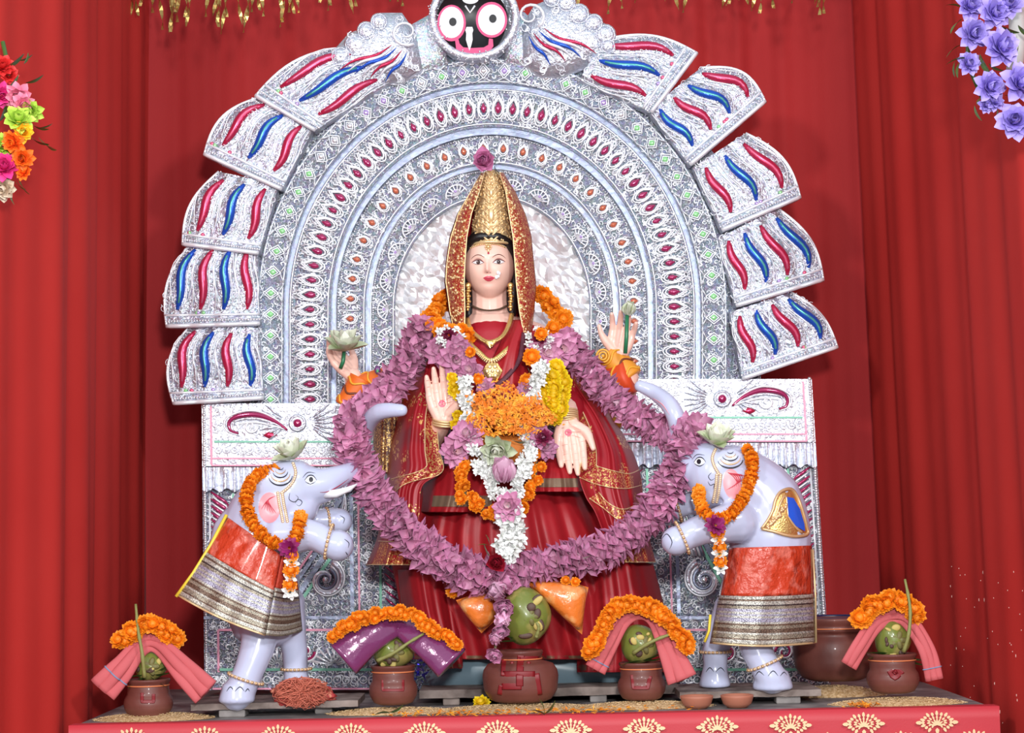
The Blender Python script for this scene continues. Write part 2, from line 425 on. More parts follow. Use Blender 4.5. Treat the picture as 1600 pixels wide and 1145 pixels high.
# ------------------------------------------------------------------ silver backdrop
BD = thing('silver_backdrop', 'tall arched silver foil backdrop with filigree, gems and feather fans', 'backdrop', (0, 0.3, 0))
CX, CY = 769, 480
def arch_pts(rx, ry, Y, n, ybot=604, off=0.0):
    """evenly spaced points and outward normals along one arch line"""
    raw = [(CX - rx, ybot + 28), (CX - rx, (ybot + CY) / 2)]
    for i in range(41):
        th = math.pi * (1 - i / 40); raw.append((CX + rx * math.cos(th), CY - ry * math.sin(th)))
    raw += [(CX + rx, (ybot + CY) / 2), (CX + rx, ybot)]
    out = spline([P(x, y, Y) for x, y in raw], n)
    return [(p, t, V((-t.z, 0, t.x))) for p, t in out]
def arch_band(name, ri, ro, Y, depth, m, n=120, ybot=604):
    a = arch_pts(*ri, Y, n, ybot); b = arch_pts(*ro, Y, n, ybot); mb = MB(); vs = []; fs = []
    for (p, _, _), (q, _, _) in zip(a, b): vs += [p, q, q + V((0, depth, 0)), p + V((0, depth, 0))]
    for i in range(n - 1):
        for k in range(4): fs.append((i * 4 + k, i * 4 + (k + 1) % 4, i * 4 + 4 + (k + 1) % 4, i * 4 + 4 + k))
    fs += [(0, 1, 2, 3), (n * 4 - 1, n * 4 - 2, n * 4 - 3, n * 4 - 4)]
    mb.add(vs, fs); return mb.build(name, m, BD, False)
def beads(name, path, r, parent, m=None, **kw):
    mb = MB()
    for p, *_ in path: mb.ell(p + V((0, -r * .3, 0)), r * random.uniform(.8, 1.2), 6, 4)
    return mb.build(name, m or M_bead, parent, kind='stuff', **kw)
def curl_fill(name, parent, sampler, n, size, Y_off=-0.004, m=None, thick=0.0017):
    """small soldered-looking arcs and rings filling a ground"""
    mb = MB()
    for _ in range(n):
        c = sampler(); s_ = size * random.uniform(.6, 1.3); a0 = random.uniform(0, 6.28); sw = random.uniform(1.8, 5.5); k = 6
        pts = []
        for i in range(k + 1):
            a = a0 + sw * i / k; rr = s_ * (1 - .45 * i / k)
            pts.append(c + V((math.cos(a) * rr, Y_off, math.sin(a) * rr)))
        mb.tube(pts, thick * random.uniform(.7, 1.3), 4, caps=False)
    return mb.build(name, m or M_wire, parent, kind='stuff')
# crumpled foil behind the head
mb = MB()
def niche(u, v):
    th = math.pi * (1 - u) ; k = 1 - v
    x = CX + 165 * math.cos(th) * k; y = CY - 185 * math.sin(th) * k + (190 * (1 - math.sin(th)) * 0 )
    return P(x, y, 0.36)
nx, ny = 52, 60
def niche2(u, v):
    i, j = round(u * nx), round(v * ny); r_ = random.Random(i * 977 + j)
    px = CX - 165 + 330 * u + r_.uniform(-2.6, 2.6); py = 290 + 360 * v + r_.uniform(-2.6, 2.6)
    d = abs(noise.noise(V((px * .03, py * .02, 1)))) * .9 + r_.random() ** 2 * .34
    return P(px, py, 0.372 - 0.036 * d)
mb.grid(niche2, nx, ny); mb.build('crumpled_foil', M_crumple, BD, False)
# back board seen between the layers
mb = MB(); a = arch_pts(366, 385, 0.39, 60); mb.prism([p for p, *_ in a], 0.02); mb.build('back_board', M_foil_dark, BD, False)

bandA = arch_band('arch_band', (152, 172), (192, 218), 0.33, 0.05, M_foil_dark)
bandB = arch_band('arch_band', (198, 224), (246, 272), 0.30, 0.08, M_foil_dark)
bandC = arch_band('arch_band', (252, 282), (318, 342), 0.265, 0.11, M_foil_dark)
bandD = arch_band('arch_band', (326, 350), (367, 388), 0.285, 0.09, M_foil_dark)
# smooth steps between the bands
for ri, ro, Y in (((190, 216), (200, 226), 0.318), ((244, 270), (254, 284), 0.28), ((316, 340), (328, 352), 0.30)):
    arch_band('arch_step', ri, ro, Y, 0.07, M_foil_smooth)
def rnd_arch(ri, ro, Y):
    a = arch_pts(*ri, Y, 200); b = arch_pts(*ro, Y, 200)
    def f():
        i = random.randrange(200); t = random.uniform(.08, .92)
        return a[i][0].lerp(b[i][0], t)
    return f
for band, ri, ro, Y, n in ((bandA, (152, 172), (192, 218), .33, 420), (bandB, (198, 224), (246, 272), .30, 1000), (bandC, (254, 284), (318, 342), .265, 1900), (bandD, (326, 350), (367, 388), .285, 800)):
    curl_fill('filigree_ground', band, rnd_arch(ri, ro, Y), n, 0.0085, -0.003)
    for e, off in ((ri, 1), (ro, -1)):
        r2 = (e[0] + off * 2.5, e[1] + off * 2.5)
        mbt = MB(); mbt.tube([p + V((0, -.002, 0)) for p, *_ in arch_pts(*r2, Y, 140)], 0.0022, 6); mbt.build('rim_wire', M_wire, band)
    r2 = (ro[0] - 6, ro[1] - 6); beads('bead_trim', arch_pts(*r2, Y - .002, 260), 0.0036, band)
# motifs
def tear_pts(l, w, n=14, tip=1.0):
    pts = []
    for i in range(n):
        a = 2 * math.pi * i / n; c = math.cos(a); s_ = math.sin(a)
        wd = w * s_ * (1 - .45 * max(c, 0) ** 1) * (1.0 if c < 0 else (1 - c) ** .55 + .15)
        pts.append(V((wd, 0, -c * -l * .5)))
    return pts
def tear_motif(l, w, rims, name):
    mb = MB()
    for k in range(rims):
        s_ = 1 - k * .24
        mb.tube([p * s_ + V((0, -.002 - .0025 * k, 0)) for p in tear_pts(l, w)], w * .14, 5, closed=True)
    for sx in (-1, 1):
        mb.tube([V((sx * w * 1.0, -.002, -l * .5)), V((sx * w * .75, -.003, -l * .1)), V((sx * w * .9, -.003, l * .3)), V((sx * w * .3, -.003, l * .62))], w * .10, 5)
        mb.tube([V((sx * w * .55, -.003, l * .25)), V((sx * w * .7, -.003, l * .55))], w * .10, 4)
    return mb.data(name, M_wire)
def gem_mesh(l, w, m, name='gem'):
    mb = MB(); mb.prism([p + V((0, -.002, 0)) for p in tear_pts(l, w, 12)], .002, .005); return mb.data(name, m)
tC = tear_motif(.082, .020, 2, 'tear_motif'); gC = gem_mesh(.038, .0095, M_gem_mag)
for i, (p, t, n) in enumerate(arch_pts(288, 314, .263, 53, 596)):
    put(tC, 'tear_motif', bandC, plane_frame(p - n * .004 + V((0, -.004, 0)), n)); put(gC, 'gem', bandC, plane_frame(p + V((0, -.008, 0)) - n * .006, n, random.uniform(.85, 1.1)))
tB = tear_motif(.050, .017, 2, 'tear_motif'); gB = gem_mesh(.026, .0085, M_gem_or)
for i, (p, t, n) in enumerate(arch_pts(222, 248, .298, 33, 596)):
    put(tB, 'tear_motif', bandB, plane_frame(p + V((0, -.004, 0)), n)); put(gB, 'gem', bandB, plane_frame(p + V((0, -.008, 0)), n))
    mbk = None
bar = MB(); bar.box((-.0022, -.004, -.03), (.0022, 0, .03)); bar = bar.data('divider_bar', M_wire)
for i, (p, t, n) in enumerate(arch_pts(222, 248, .298, 66, 596)):
    if i % 2 == 1: put(bar, 'divider_bar', bandB, plane_frame(p, n))
# fan motifs on the innermost band
mb = MB()
for k in range(-3, 4):
    a = k * .42; mb.tube([V((0, -.002, -.022)), V((math.sin(a) * .03, -.004, -.02 + math.cos(a) * .028)), V((math.sin(a) * .036, -.002, -.018 + math.cos(a) * .042))], .0024, 4)
mb.tube([V((math.sin(a) * .036, -.003, -.02 + math.cos(a) * .034)) for a in [x * .2 for x in range(-8, 9)]], .0028, 5)
mb.tube([V((math.sin(a) * .018, -.003, -.02 + math.cos(a) * .018)) for a in [x * .2 for x in range(-8, 9)]], .0014, 5)
fanA = mb.data('fan_motif', M_wire)
gA = gem_mesh(.014, .006, M_gem_pu)
for i, (p, t, n) in enumerate(arch_pts(172, 195, .328, 19, 596)):
    put(fanA, 'fan_motif', bandA, plane_frame(p + V((0, -.004, 0)), n)); put(gA, 'gem', bandA, plane_frame(p + V((0, -.004, 0)) - n * .006, n))
# diamonds with green stones
mb = MB(); 
for s_ in (1, .62): mb.tube([V((0, -.003, .026 * s_)), V((.021 * s_, -.003, 0)), V((0, -.003, -.026 * s_)), V((-.021 * s_, -.003, 0))], .0027, 5, closed=True)
for sx in (-1, 1):
    for sz in (-1, 1): mb.tube([V((sx * .002, -.003, sz * .024)), V((sx * .03, -.003, sz * .040))], .0025, 4)
dD = mb.data('diamond_motif', M_wire)
mb = MB(); mb.ell((0, 0, 0), (.0085, .005, .0085), 12, 8); gD = mb.data('gem', M_gem_gr); mb = MB(); mb.ell((0, 0, 0), (.0085, .005, .0085), 12, 8); gD2 = mb.data('gem', M_gem_pu)
mb = MB(); mb.ell((0, 0, 0), (.0085, .005, .0085), 12, 8); gD3 = mb.data('gem', M_bead)
NP = 43
for i, (p, t, n) in enumerate(arch_pts(346, 369, .283, NP, 596)):
    put(dD, 'diamond_motif', bandD, plane_frame(p + V((0, -.004, 0)), n))
    g = gD if (i < 12 or i > NP - 13) else random.choice([gD2, gD3, gD]); put(g, 'gem', bandD, plane_frame(p + V((0, -.008, 0)), n, 1.15))

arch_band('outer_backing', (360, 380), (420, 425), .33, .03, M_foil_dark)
curl_fill('filigree_ground', BD, rnd_arch((366, 386), (418, 424), .325), 700, .011, thick=.0013)
# ---- feather fans round the arch
def bil(c, u, v, bulge):
    """c: A top-inner, B top-outer, C bottom-outer, D bottom-inner (measured spots); u across, v down; outer side bulges"""
    A, B, C_, D = c
    x = (A[0] * (1 - u) + B[0] * u) * (1 - v) + (D[0] * (1 - u) + C_[0] * u) * v
    y = (A[1] * (1 - u) + B[1] * u) * (1 - v) + (D[1] * (1 - u) + C_[1] * u) * v
    ex, ey = C_[0] - B[0], C_[1] - B[1]; l = math.hypot(ex, ey); nx_, ny_ = -ey / l, ex / l
    sgn = 1 if ((nx_ * (B[0] - A[0] + C_[0] - D[0]) + ny_ * (B[1] - A[1] + C_[1] - D[1])) > 0) else -1
    b = bulge * u * math.sin(math.pi * min(v * .92, 1)) 
    return x + nx_ * b * sgn, y + ny_ * b * sgn
def feather_fan(corners, cols, bulge, Y, nst=None):
    mb = MB(); N = 14
    def fn(u, v):
        x, y = bil(corners, u, v, bulge)
        dome = math.sin(math.pi * min(max(u, .0), 1)) * .022 + .012 * abs(math.sin(u * math.pi * len(cols)))
        flare = .018 * max(0, (v - .86) / .14)
        return P(x, y, Y - dome * (0.5 + .5 * math.sin(math.pi * min(v + .1, 1))) - flare)
    mb.grid(fn, 20, N)
    # back closing wall
    rim = [fn(i / 20, 0) for i in range(21)] + [fn(1, j / N) for j in range(1, N + 1)] + [fn(1 - i / 20, 1) for i in range(1, 21)] + [fn(0, 1 - j / N) for j in range(1, N)]
    n = len(rim); vs = rim + [V((p.x, Y + .05, p.z)) for p in rim]
    mb.add(vs, [(i, n + i, n + (i + 1) % n, (i + 1) % n) for i in range(n)] + [tuple(range(n, 2 * n))])
    fan = mb.build('feather_fan', M_fan, BD, True)
    k = len(cols)
    for i, c in enumerate(cols):
        u0 = (i + .55) / (k + .1)
        pts = []; rad = []
        for j in range(11):
            t = j / 10; v = .10 + .72 * t; du = .032 * math.sin((t - .5) * 2 * math.pi) * (-1 if corners[0][0] > corners[1][0] else 1)
            p = V(fn(min(max(u0 + du * 1.0, 0.03), .97), v)) + V((0, -.003, 0)); pts.append(p); rad.append(.0155 * math.sin(math.pi * (t * .90 + .05)) ** .6)
        w_ = (bil(corners, u0, .5, bulge)[0] - bil(corners, max(u0 - 1 / k, 0), .5, bulge)[0])
        lf = MB(); lf.tube(pts, rad, 8, flat=.6); leaf = lf.build('feather_leaf', {'r': M_redfoil, 'b': M_bluefoil}[c], fan)
        mid = MB(); mid.tube([p + V((0, -.0058, 0)) for p in pts[1:-1]], [r_ * .36 for r_ in rad[1:-1]], 6, flat=.7)
        mid.build('feather_vein', M_pinkfoil if c == 'r' else M_tealfoil, fan)
        # wire loops round each leaf
        for s_ in (1.7, 2.3):
            lp = MB(); loop = []
            for sgn in (1, -1):
                seq = range(11) if sgn == 1 else range(9, 0, -1)
                for j in seq:
                    a = pts[max(j - 1, 0)]; b = pts[min(j + 1, 10)]; t_ = (b - a).normalized(); nn = V((-t_.z, 0, t_.x))
                    loop.append(pts[j] + nn * sgn * rad[j] * s_ + V((0, .001, 0)))
            if s_ < 2: 
                for q in loop: lp.ell(q, .0028, 5, 4)
                lp.build('leaf_beads', M_bead, fan, kind='stuff')
            else:
                lp.tube(loop, .0016, 4, closed=True); lp.build('leaf_wire', M_wire, fan)
    for i in range(k + 1):
        u0 = (i + .05) / (k + .1) + .02
        for du0 in (-.02, .02):
            lp = MB(); q = []
            for j in range(13):
                t = j / 12; du = .032 * math.sin((t - .5) * 2 * math.pi) * (-1 if corners[0][0] > corners[1][0] else 1)
                q.append(V(fn(min(max(u0 + du + du0 * (1 + t), .01), .985), .03 + .86 * t)) + V((0, -.003, 0)))
            lp.tube(q, [.0028 * math.sin(math.pi * (j / 12 * .8 + .12)) for j in range(13)], 5); lp.build('s_wire', M_wire, fan)
    # flared rim band
    rb = MB(); a = [V(fn(u / 20, .90)) + V((0, -.004, 0)) for u in range(21)]
    for vv, r_ in ((.88, .0045), (.995, .0075)):
        rb.tube([V(fn(u / 24 * 1.0, vv)) + V((0, -.004, 0)) for u in range(25)], r_, 6)
    rb.tube([V(fn(1, v / 14)) + V((0, -.002, 0)) for v in range(15)], .004, 6)
    rb.build('rim_band', M_wire, fan)
    bd = MB()
    for u in range(34): bd.ell(V(fn(u / 33, .945)) + V((0, -.004, 0)), .0045 * random.uniform(.8, 1.2), 6, 4)
    for v in range(26): bd.ell(V(fn(.965, v / 26)) + V((0, -.003, 0)), .0032, 5, 4)
    bd.build('rim_beads', M_bead, fan, kind='stuff')
    for _ in range(3):
        u, v = random.uniform(.3, .95), .86; g = MB(); g.ell(V(fn(u, v)) + V((0, -.006, 0)), (.007, .005, .007), 10, 6); g.build('gem', random.choice([M_gem_pu, M_pinkfoil, M_pinkfoil, M_gem_gr]), fan)
    def smp():
        u, v = random.random(), random.random() * .9; return V(fn(u, v))
    curl_fill('filigree_ground', fan, smp, 90, .012, -.004, thick=.0014)
    return fan
YF = 0.25
LF = [([(405, 512), (300, 505), (278, 632), (412, 622)], 'brbr', 26), ([(402, 378), (300, 378), (266, 512), (406, 506)], 'rbrb', 22),
      ([(436, 288), (342, 268), (290, 384), (404, 396)], 'rbr', 20), ([(492, 196), (412, 150), (324, 246), (440, 296)], 'rbr', 26),
      ([(612, 128), (560, 72), (402, 156), (492, 204)], 'rbr', 26)]
RF = [([(1140, 488), (1235, 456), (1305, 545), (1160, 592)], 'rbrb', 16), ([(1122, 372), (1215, 325), (1282, 440), (1150, 478)], 'rbrb', 20),
      ([(1082, 262), (1165, 208), (1246, 312), (1128, 360)], 'rbr', 22), ([(1012, 172), (1095, 106), (1192, 165), (1078, 258)], 'brbr', 28),
      ([(905, 126), (940, 62), (1088, 88), (1018, 176)], 'rbr', 20)]
for c, k, b in reversed(LF): feather_fan(c, k, b, YF)
for c, k, b in reversed(RF): feather_fan(c, k, b, YF)
# ---- rounded topmost fans with scallops
def top_fan(pts, cx, cy, flip, scallops):
    mb = MB(); mb.prism([P(x, y, .25) for x, y in pts], .05, .03); f = mb.build('top_fan', M_foil, BD)
    for k in range(7):
        t = k / 6
        x0, y0 = cx + flip * (12 + 4 * k), cy - 22 + 12 * t; x1, y1 = cx - flip * (70 - 12 * k), cy + 18 + 3 * k
        q = MB(); path = [P(x0 + (x1 - x0) * s_ , y0 + (y1 - y0) * s_ + 4 * math.sin(s_ * 6.28), .21 - .012 * math.sin(math.pi * s_)) for s_ in [j / 10 for j in range(11)]]
        q.tube(path, [.0060 * math.sin(math.pi * (j / 10 * .9 + .05)) for j in range(11)], 6); q.build('feather_leaf', [M_redfoil, M_wire, M_bluefoil, M_wire][k % 4], f)
    q = MB(); a = [P(cx + flip * 18 + (46) * math.cos(t), cy + 2 - 0 + 30 * math.sin(t), .215) for t in [j * .3 for j in range(21)]]
    for x, y, r in scallops:
        sc = MB(); sc.ell(P(x, y, .235), (r * S(), .02, r * S()), 14, 8); sc.tube([P(x + r * .8 * math.cos(t), y + r * .8 * math.sin(t), .217) for t in [j * .45 for j in range(14)]], .002, 5, closed=True)
        sc.ell(P(x, y, .212), .004, 8, 5); sc.build('scallop', M_foil, f)
    # volute
    vx, vy = cx + flip * 34, cy - 42
    q = MB(); q.tube([P(vx + (24 - j * 1.0) * math.cos(1 + flip * j * .42), vy + (22 - j * .9) * math.sin(1 + flip * j * .42), .215) for j in range(20)], [.006 - j * .00018 for j in range(20)], 6); q.build('volute', M_wire, f)
    def smp():
        i = random.randrange(len(pts)); t = random.random() ** .5; return P(cx, cy, .22).lerp(P(*pts[i], .22), t * .95) + V((0, 0.01, 0)) * t
    curl_fill('filigree_ground', f, smp, 200, .012, -.008, thick=.0014)
top_fan([(628, 128), (660, 108), (650, 52), (628, 20), (594, 20), (572, 42), (545, 52), (518, 82), (514, 112), (556, 128)], 600, 92, 1,
        [(556, 70, 20), (572, 48, 16), (532, 88, 17), (592, 34, 15), (545, 104, 14)])
top_fan([(846, 120), (818, 100), (815, 40), (835, 8), (872, -6), (905, 8), (935, 30), (962, 48), (966, 72), (930, 96), (880, 118)], 862, 66, -1,
        [(905, 22, 18), (928, 36, 16), (946, 54, 18), (885, 4, 17), (862, -2, 15), (950, 72, 13)])
# holographic gussets by the medallion and the medallion itself
for pts in ([(610, 120), (700, 100), (690, 50), (672, 22), (640, 40)], [(788, 96), (850, 108), (842, 40), (818, 18), (792, 40)]):
    mb = MB(); mb.prism([P(x, y, .262) for x, y in pts], .04, .012); mb.build('holographic_panel', M_holo, BD)
MC = (741, 27)
mb = MB(); a = [P(MC[0] + 68 * math.cos(t), MC[1] + 66 * math.sin(t), .225) for t in [j * math.pi / 18 for j in range(36)]]
mb.prism(a, .07); med = mb.build('medallion', M_foil, BD)
mb = MB(); a = [P(MC[0] + 65 * math.cos(t), MC[1] + 62 * math.sin(t), .215) for t in [j * math.pi / 18 for j in range(36)]]
mb.tube(a, .013, 10, closed=True); mb.build('medallion_rim', M_foil, med)
mb = MB()
for k in range(260):
    t = random.uniform(0, 6.28); r_ = random.gauss(66, 5); mb.ell(P(MC[0] + r_ * math.cos(t), MC[1] + r_ * .96 * math.sin(t), .205), random.uniform(.002, .0045), 5, 4)
mb.build('sequins', M_bead, med, kind='stuff')
mb = MB(); mb.prism([P(MC[0] - 3 + 56 * math.cos(t) * (1 if math.sin(t) < 0 else .95), MC[1] + 6 + 54 * math.sin(t), .212) for t in [j * math.pi / 18 for j in range(36)]], .02); face = mb.build('painted_face', M_black, med)
def disc(name, cx, cy, rx, ry, Y, m, par=face):
    q = MB(); q.prism([P(cx + rx * math.cos(t), cy + ry * math.sin(t), Y) for t in [j * math.pi / 14 for j in range(28)]], .004); return q.build(name, m, par, False)
for cx, cy, rx, ry in ((705.5, 36, 22.5, 28.5), (768, 31, 24.5, 28)):
    disc('eye_rim', cx, cy, rx, ry, .2105, M_magenta); disc('eye_white', cx, cy - (1 if cx < 720 else -0), rx - 3.5, ry - 4, .2085, M_white); disc('pupil', cx + 2, cy - 2, 5.8, 6.5, .2065, M_black)
q = MB(); q.prism([P(x, y, .2095) for x, y in ((711, 63), (716, 60), (718, 68), (724, 74), (738, 75), (756, 74), (763, 70), (764, 60), (770, 61), (771, 72), (764, 82), (750, 87), (738, 87.5), (722, 86), (713, 78))], .006); q.build('painted_mouth', M_magenta, face, False)
q = MB(); q.prism([P(x, y, .2075) for x, y in ((732.5, 42), (738, 42), (739.5, 47), (738, 52), (738.5, 62), (736, 72), (733.5, 79), (731, 72), (728, 62), (728.5, 52), (727, 47), (729, 42))], .006); q.build('painted_nose', M_white, face, False)
q = MB(); q.tube([P(727, 9, .209), P(734.5, 20, .209), P(742, 9, .209)], .0035, 6); q.build('forehead_mark', M_white, face); disc('forehead_spot', 735, -2, 13, 8, .2095, M_white)

# ---- lower side panels (mirrored design, each drawn in its own frame)
def side_panel(fx, top, label):
    """fx(u)->px ; u=0 outer edge .. 1 inner edge; rows measured"""
    Yp = .26
    def Q(u, y, Y=Yp): return P(fx(u, y), y, Y)
    def rect(u0, u1, y0, y1, Y, m, name, par, d=.02):
        q = MB(); q.prism([Q(u0, y0, Y), Q(u1, y0, Y), Q(u1, y1, Y), Q(u0, y1, Y)], d); return q.build(name, m, par, False)
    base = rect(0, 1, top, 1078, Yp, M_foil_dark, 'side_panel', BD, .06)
    def line(pts, r, m, name, Y=Yp - .004, par=base, closed=False, rad=None):
        q = MB(); q.tube([Q(u, y, Y) for u, y in pts], rad or r, 6, closed=closed); return q.build(name, m, par)
    def ribbon(u0, y0, u1, y1, w, m, name='ribbon', Y=Yp - .006):
        a, b = Q(u0, y0, Y), Q(u1, y1, Y); t = (b - a).normalized(); n = V((-t.z, 0, t.x)) * w / 2
        q = MB(); q.prism([a + n, b + n, b - n, a - n], .006); return q.build(name, m, base, False)
    # top rail: frame, scroll, roundel, ring row
    H = 112; y0, y1 = top, top + 98
    rect(0, 1, y0, y1, Yp - .012, M_foil, 'rail', base, .015)
    for (a, b, c, d, m, w) in ((.045, y0 + 4, .045, y1 - 2, M_pink, .006), (.045, y1 - 12, 1, y1 - 12, M_pink, .005), (.045, y1 - 1, 1, y1 - 1, M_pink, .005), (.06, y0 + 60, 1, y0 + 60, M_green, .006)):
        ribbon(a, b, c, d, w, m, Y=Yp - .018)
    for k in range(24):
        u = .08 + k * .039; q = MB(); q.tube([Q(u, y0 + 73, Yp - .017) + V((.0105 * math.cos(t), 0, .0105 * math.sin(t))) for t in [j * .7 for j in range(9)]], .0018, 5, closed=True); q.ell(Q(u, y0 + 73, Yp - .016), .004, 8, 5); q.build('ring_motif', M_wire, base)
    ux = .47
    q = MB(); q.ell(Q(ux, y0 + 31, Yp - .015), (.030, .010, .030), 20, 8); q.tube([Q(ux, y0 + 31, Yp - .024) + V((.024 * math.cos(t), 0, .024 * math.sin(t))) for t in [j * .35 for j in range(18)]], .003, 6, closed=True); q.build('roundel', M_foil, base)
    q = MB(); q.ell(Q(ux, y0 + 31, Yp - .024), (.014, .009, .014), 16, 8); q.build('gem', M_gem_mag, base)
    def spiral(u, y, r0, r1, turns, a0, sgn, rr0, rr1, m, name, Y, n=36, par=None):
        c = Q(u, y, Y); dr = (Q(.5, y).x - Q(.4, y).x) > 0; fl = 1 if dr else -1
        pts = []; rad = []
        for j in range(n):
            t = j / (n - 1); a = a0 + sgn * turns * 6.28 * t; r_ = r0 + (r1 - r0) * t
            pts.append(c + V((fl * r_ * math.cos(a), 0, r_ * math.sin(a)))); rad.append(rr0 + (rr1 - rr0) * t)
        q = MB(); q.tube(pts, rad, 8, flat=.7); return q.build(name, m, base)
    # paisley scroll in the rail
    for k, (rr, m) in enumerate(((.003, M_wire), (.0075, M_gem_mag), (.004, M_foil), (.003, M_wire))):
        s_ = 1 - k * .15
        pts = [(.42, y0 + 42), (.36, y0 + 24 + k * 4), (.27, y0 + 12 + k * 6), (.18, y0 + 14 + k * 6), (.115 + k * .02, y0 + 26 + k * 3), (.12 + k * .02, y0 + 42), (.18, y0 + 50 - k * 3)]
        sp = spline([Q(u, y, Yp - .018) for u, y in pts], 30); q = MB(); q.tube([p for p, _ in sp], [rr * math.sin(math.pi * (j / 29 * .8 + .12)) + .001 for j in range(30)], 8); q.build('scroll', m, base)
    spiral(.24, y0 + 36, .024, .004, 1.2, 0, -1, .004, .003, M_wire, 'scroll', Yp - .018)
    for sgn in (-1, 1):
        for k in range(7):
            a = (k - 3) * .22; c = Q(ux + sgn * .04, y0 + 31, Yp - .016); d = V((math.cos(a) * (1 if fx(1, y0) > fx(0, y0) else -1) * sgn, 0, math.sin(a)))
            q = MB(); q.tube([c + d * .03, c + d * .06 + V((0, -.004, 0)), c + d * .10], [.002, .0045, .001], 6); q.build('ray', M_foil, base)
    q = MB(); q.prism([Q(.30, y0 + 50, Yp - .02), Q(.33, y0 + 44, Yp - .02), Q(.37, y0 + 50, Yp - .02), Q(.33, y0 + 55, Yp - .02)], .004, .004); q.build('gem', M_redfoil, base)
    # gathered foil frill
    q = MB(); yf0, yf1 = y1 + 2, y1 + 38
    def fr(u, v):
        p = Q(.0 + u, yf0 + (yf1 - yf0) * v + 3 * math.sin(u * 90) * v, Yp - .02 - .012 * v); return p + V((0, .010 * math.sin(u * 160 + 2 * math.sin(u * 31)) * (.3 + v), 0))
    q.grid(fr, 220, 8); q.build('foil_frill', M_foil, base)
    # middle field
    m0, m1 = y1 + 42, 958
    for u in (0.035,): line([(u, m0), (u, m1)], .004, M_wire, 'border_wire')
    # leaf border down the outer edge
    for k in range(16):
        y = m0 + 12 + k * (m1 - m0 - 16) / 16
        for m, dy, r_ in ((M_gem_mag, 0, .005), (M_wire, 6, .0025)):
            q = MB(); sp = spline([Q(.04, y - 14 + dy, Yp - .006), Q(.075, y - 6 + dy, Yp - .010), Q(.12, y + 4 + dy, Yp - .008), Q(.125, y + 12 + dy, Yp - .006)], 8)
            q.tube([p for p, _ in sp], [r_ * math.sin(math.pi * (j / 7 * .85 + .1)) + .0008 for j in range(8)], 6); q.build('border_leaf', m, base)
    ribbon(.15, m0, .15, m1, .007, M_green); ribbon(.20, m0, .20, m1, .006, M_foil_smooth)
    ribbon(.73, m0, .73, m1, .012, M_foil_smooth); ribbon(.765, m0, .765, m1, .006, M_pink); ribbon(.87, m0, .87, m1, .008, M_green)
    for k in range(14):
        y = m0 + 8 + k * (m1 - m0 - 12) / 14
        q = MB(); c = Q(.815, y, Yp - .006); q.tube([c + V((.009 * math.cos(t), 0, .009 * math.sin(t))) for t in [j * .8 for j in range(8)]], .002, 5, closed=True); q.ell(c, .004, 6, 4); q.build('ring_motif', M_wire, base)
        q = MB(); sp = [Q(.89, y - 8, Yp - .008), Q(.92, y, Yp - .012), Q(.965, y + 10, Yp - .008)]; q.tube(sp, [.001, .0045, .001], 6); q.build('border_leaf', M_gem_mag, base)
    # chevrons and the great volute
    yv = m1 - 18
    for off, m, w in ((0, M_foil_smooth, .016), (.05, M_green, .010), (-.11, M_pink, .007), (-.07, M_foil_smooth, .012), (-.15, M_foil_smooth, .010)):
        ribbon(.24, m0 + 40 + off * 300, .44, yv + off * 330, w, m, 'chevron'); ribbon(.44, yv + off * 330, .68, m0 + 60 + off * 330, w, m, 'chevron', Yp - .009)
    for k in range(9):
        for (ua, ya, ub, yb) in ((.30, m0 + 34, .44, yv - 46), (.45, yv - 46, .62, m0 + 50)):
            t = (k + .5) / 9; c = Q(ua + (ub - ua) * t, ya + (yb - ya) * t, Yp - .007)
            q = MB(); q.tube([c + V((.008 * math.cos(a), 0, .008 * math.sin(a))) for a in [j * .8 for j in range(8)]], .002, 5, closed=True); q.ell(c, .0035, 6, 4); q.build('ring_motif', M_wire, base)
    for r0, rr, m in ((.070, .0040, M_wire), (.060, .0075, M_foil), (.047, .0045, M_wire), (.037, .007, M_tealfoil if False else M_foil_smooth)):
        spiral(.60, m1 - 52, r0, .010, 1.35, 1.2, -1, rr, rr * .5, m, 'volute', Yp - .012)
        pts = [(.62 + (r0 - .05) * 1.6, m1 - 90), (.66 + (r0 - .05) * 1.4, m1 - 130), (.69 + (r0 - .05) * .8, m1 - 165), (.70, m1 - 190)]
        sp = spline([Q(u, y, Yp - .012) for u, y in pts], 12); q = MB(); q.tube([p for p, _ in sp], [rr * (1 - j / 14) for j in range(12)], 8); q.build('volute', m, base)
    q = MB(); q.ell(Q(.60, m1 - 52, Yp - .014), (.011, .01, .011), 12, 8); q.build('boss', M_bead, base)
    for k in range(7):
        a = 2.2 + k * .32; c = Q(.52, m1 - 4, Yp - .008); fl = 1 if fx(1, 900) > fx(0, 900) else -1
        q = MB(); q.tube([c + V((fl * math.cos(a) * .012, 0, math.sin(a) * .012)), c + V((fl * math.cos(a) * .055, 0, math.sin(a) * .055))], [.0015, .0045], 6); q.build('ray', M_wire, base)
    # bottom rail
    b0 = m1 + 4; rect(0, 1, b0, 1078, Yp - .014, M_foil_dark, 'rail', base, .02)
    for (a, b, c, d, m, w) in ((.07, b0 + 22, 1, b0 + 22, M_pink, .007), (.07, b0 + 22, .07, 1050, M_pink, .007), (.07, 1046, 1, 1046, M_green, .008), (.04, 1076, 1, 1076, M_pink, .005), (0, b0 + 3, 1, b0 + 3, M_foil_smooth, .010)):
        ribbon(a, b, c, d, w, m, Y=Yp - .02)
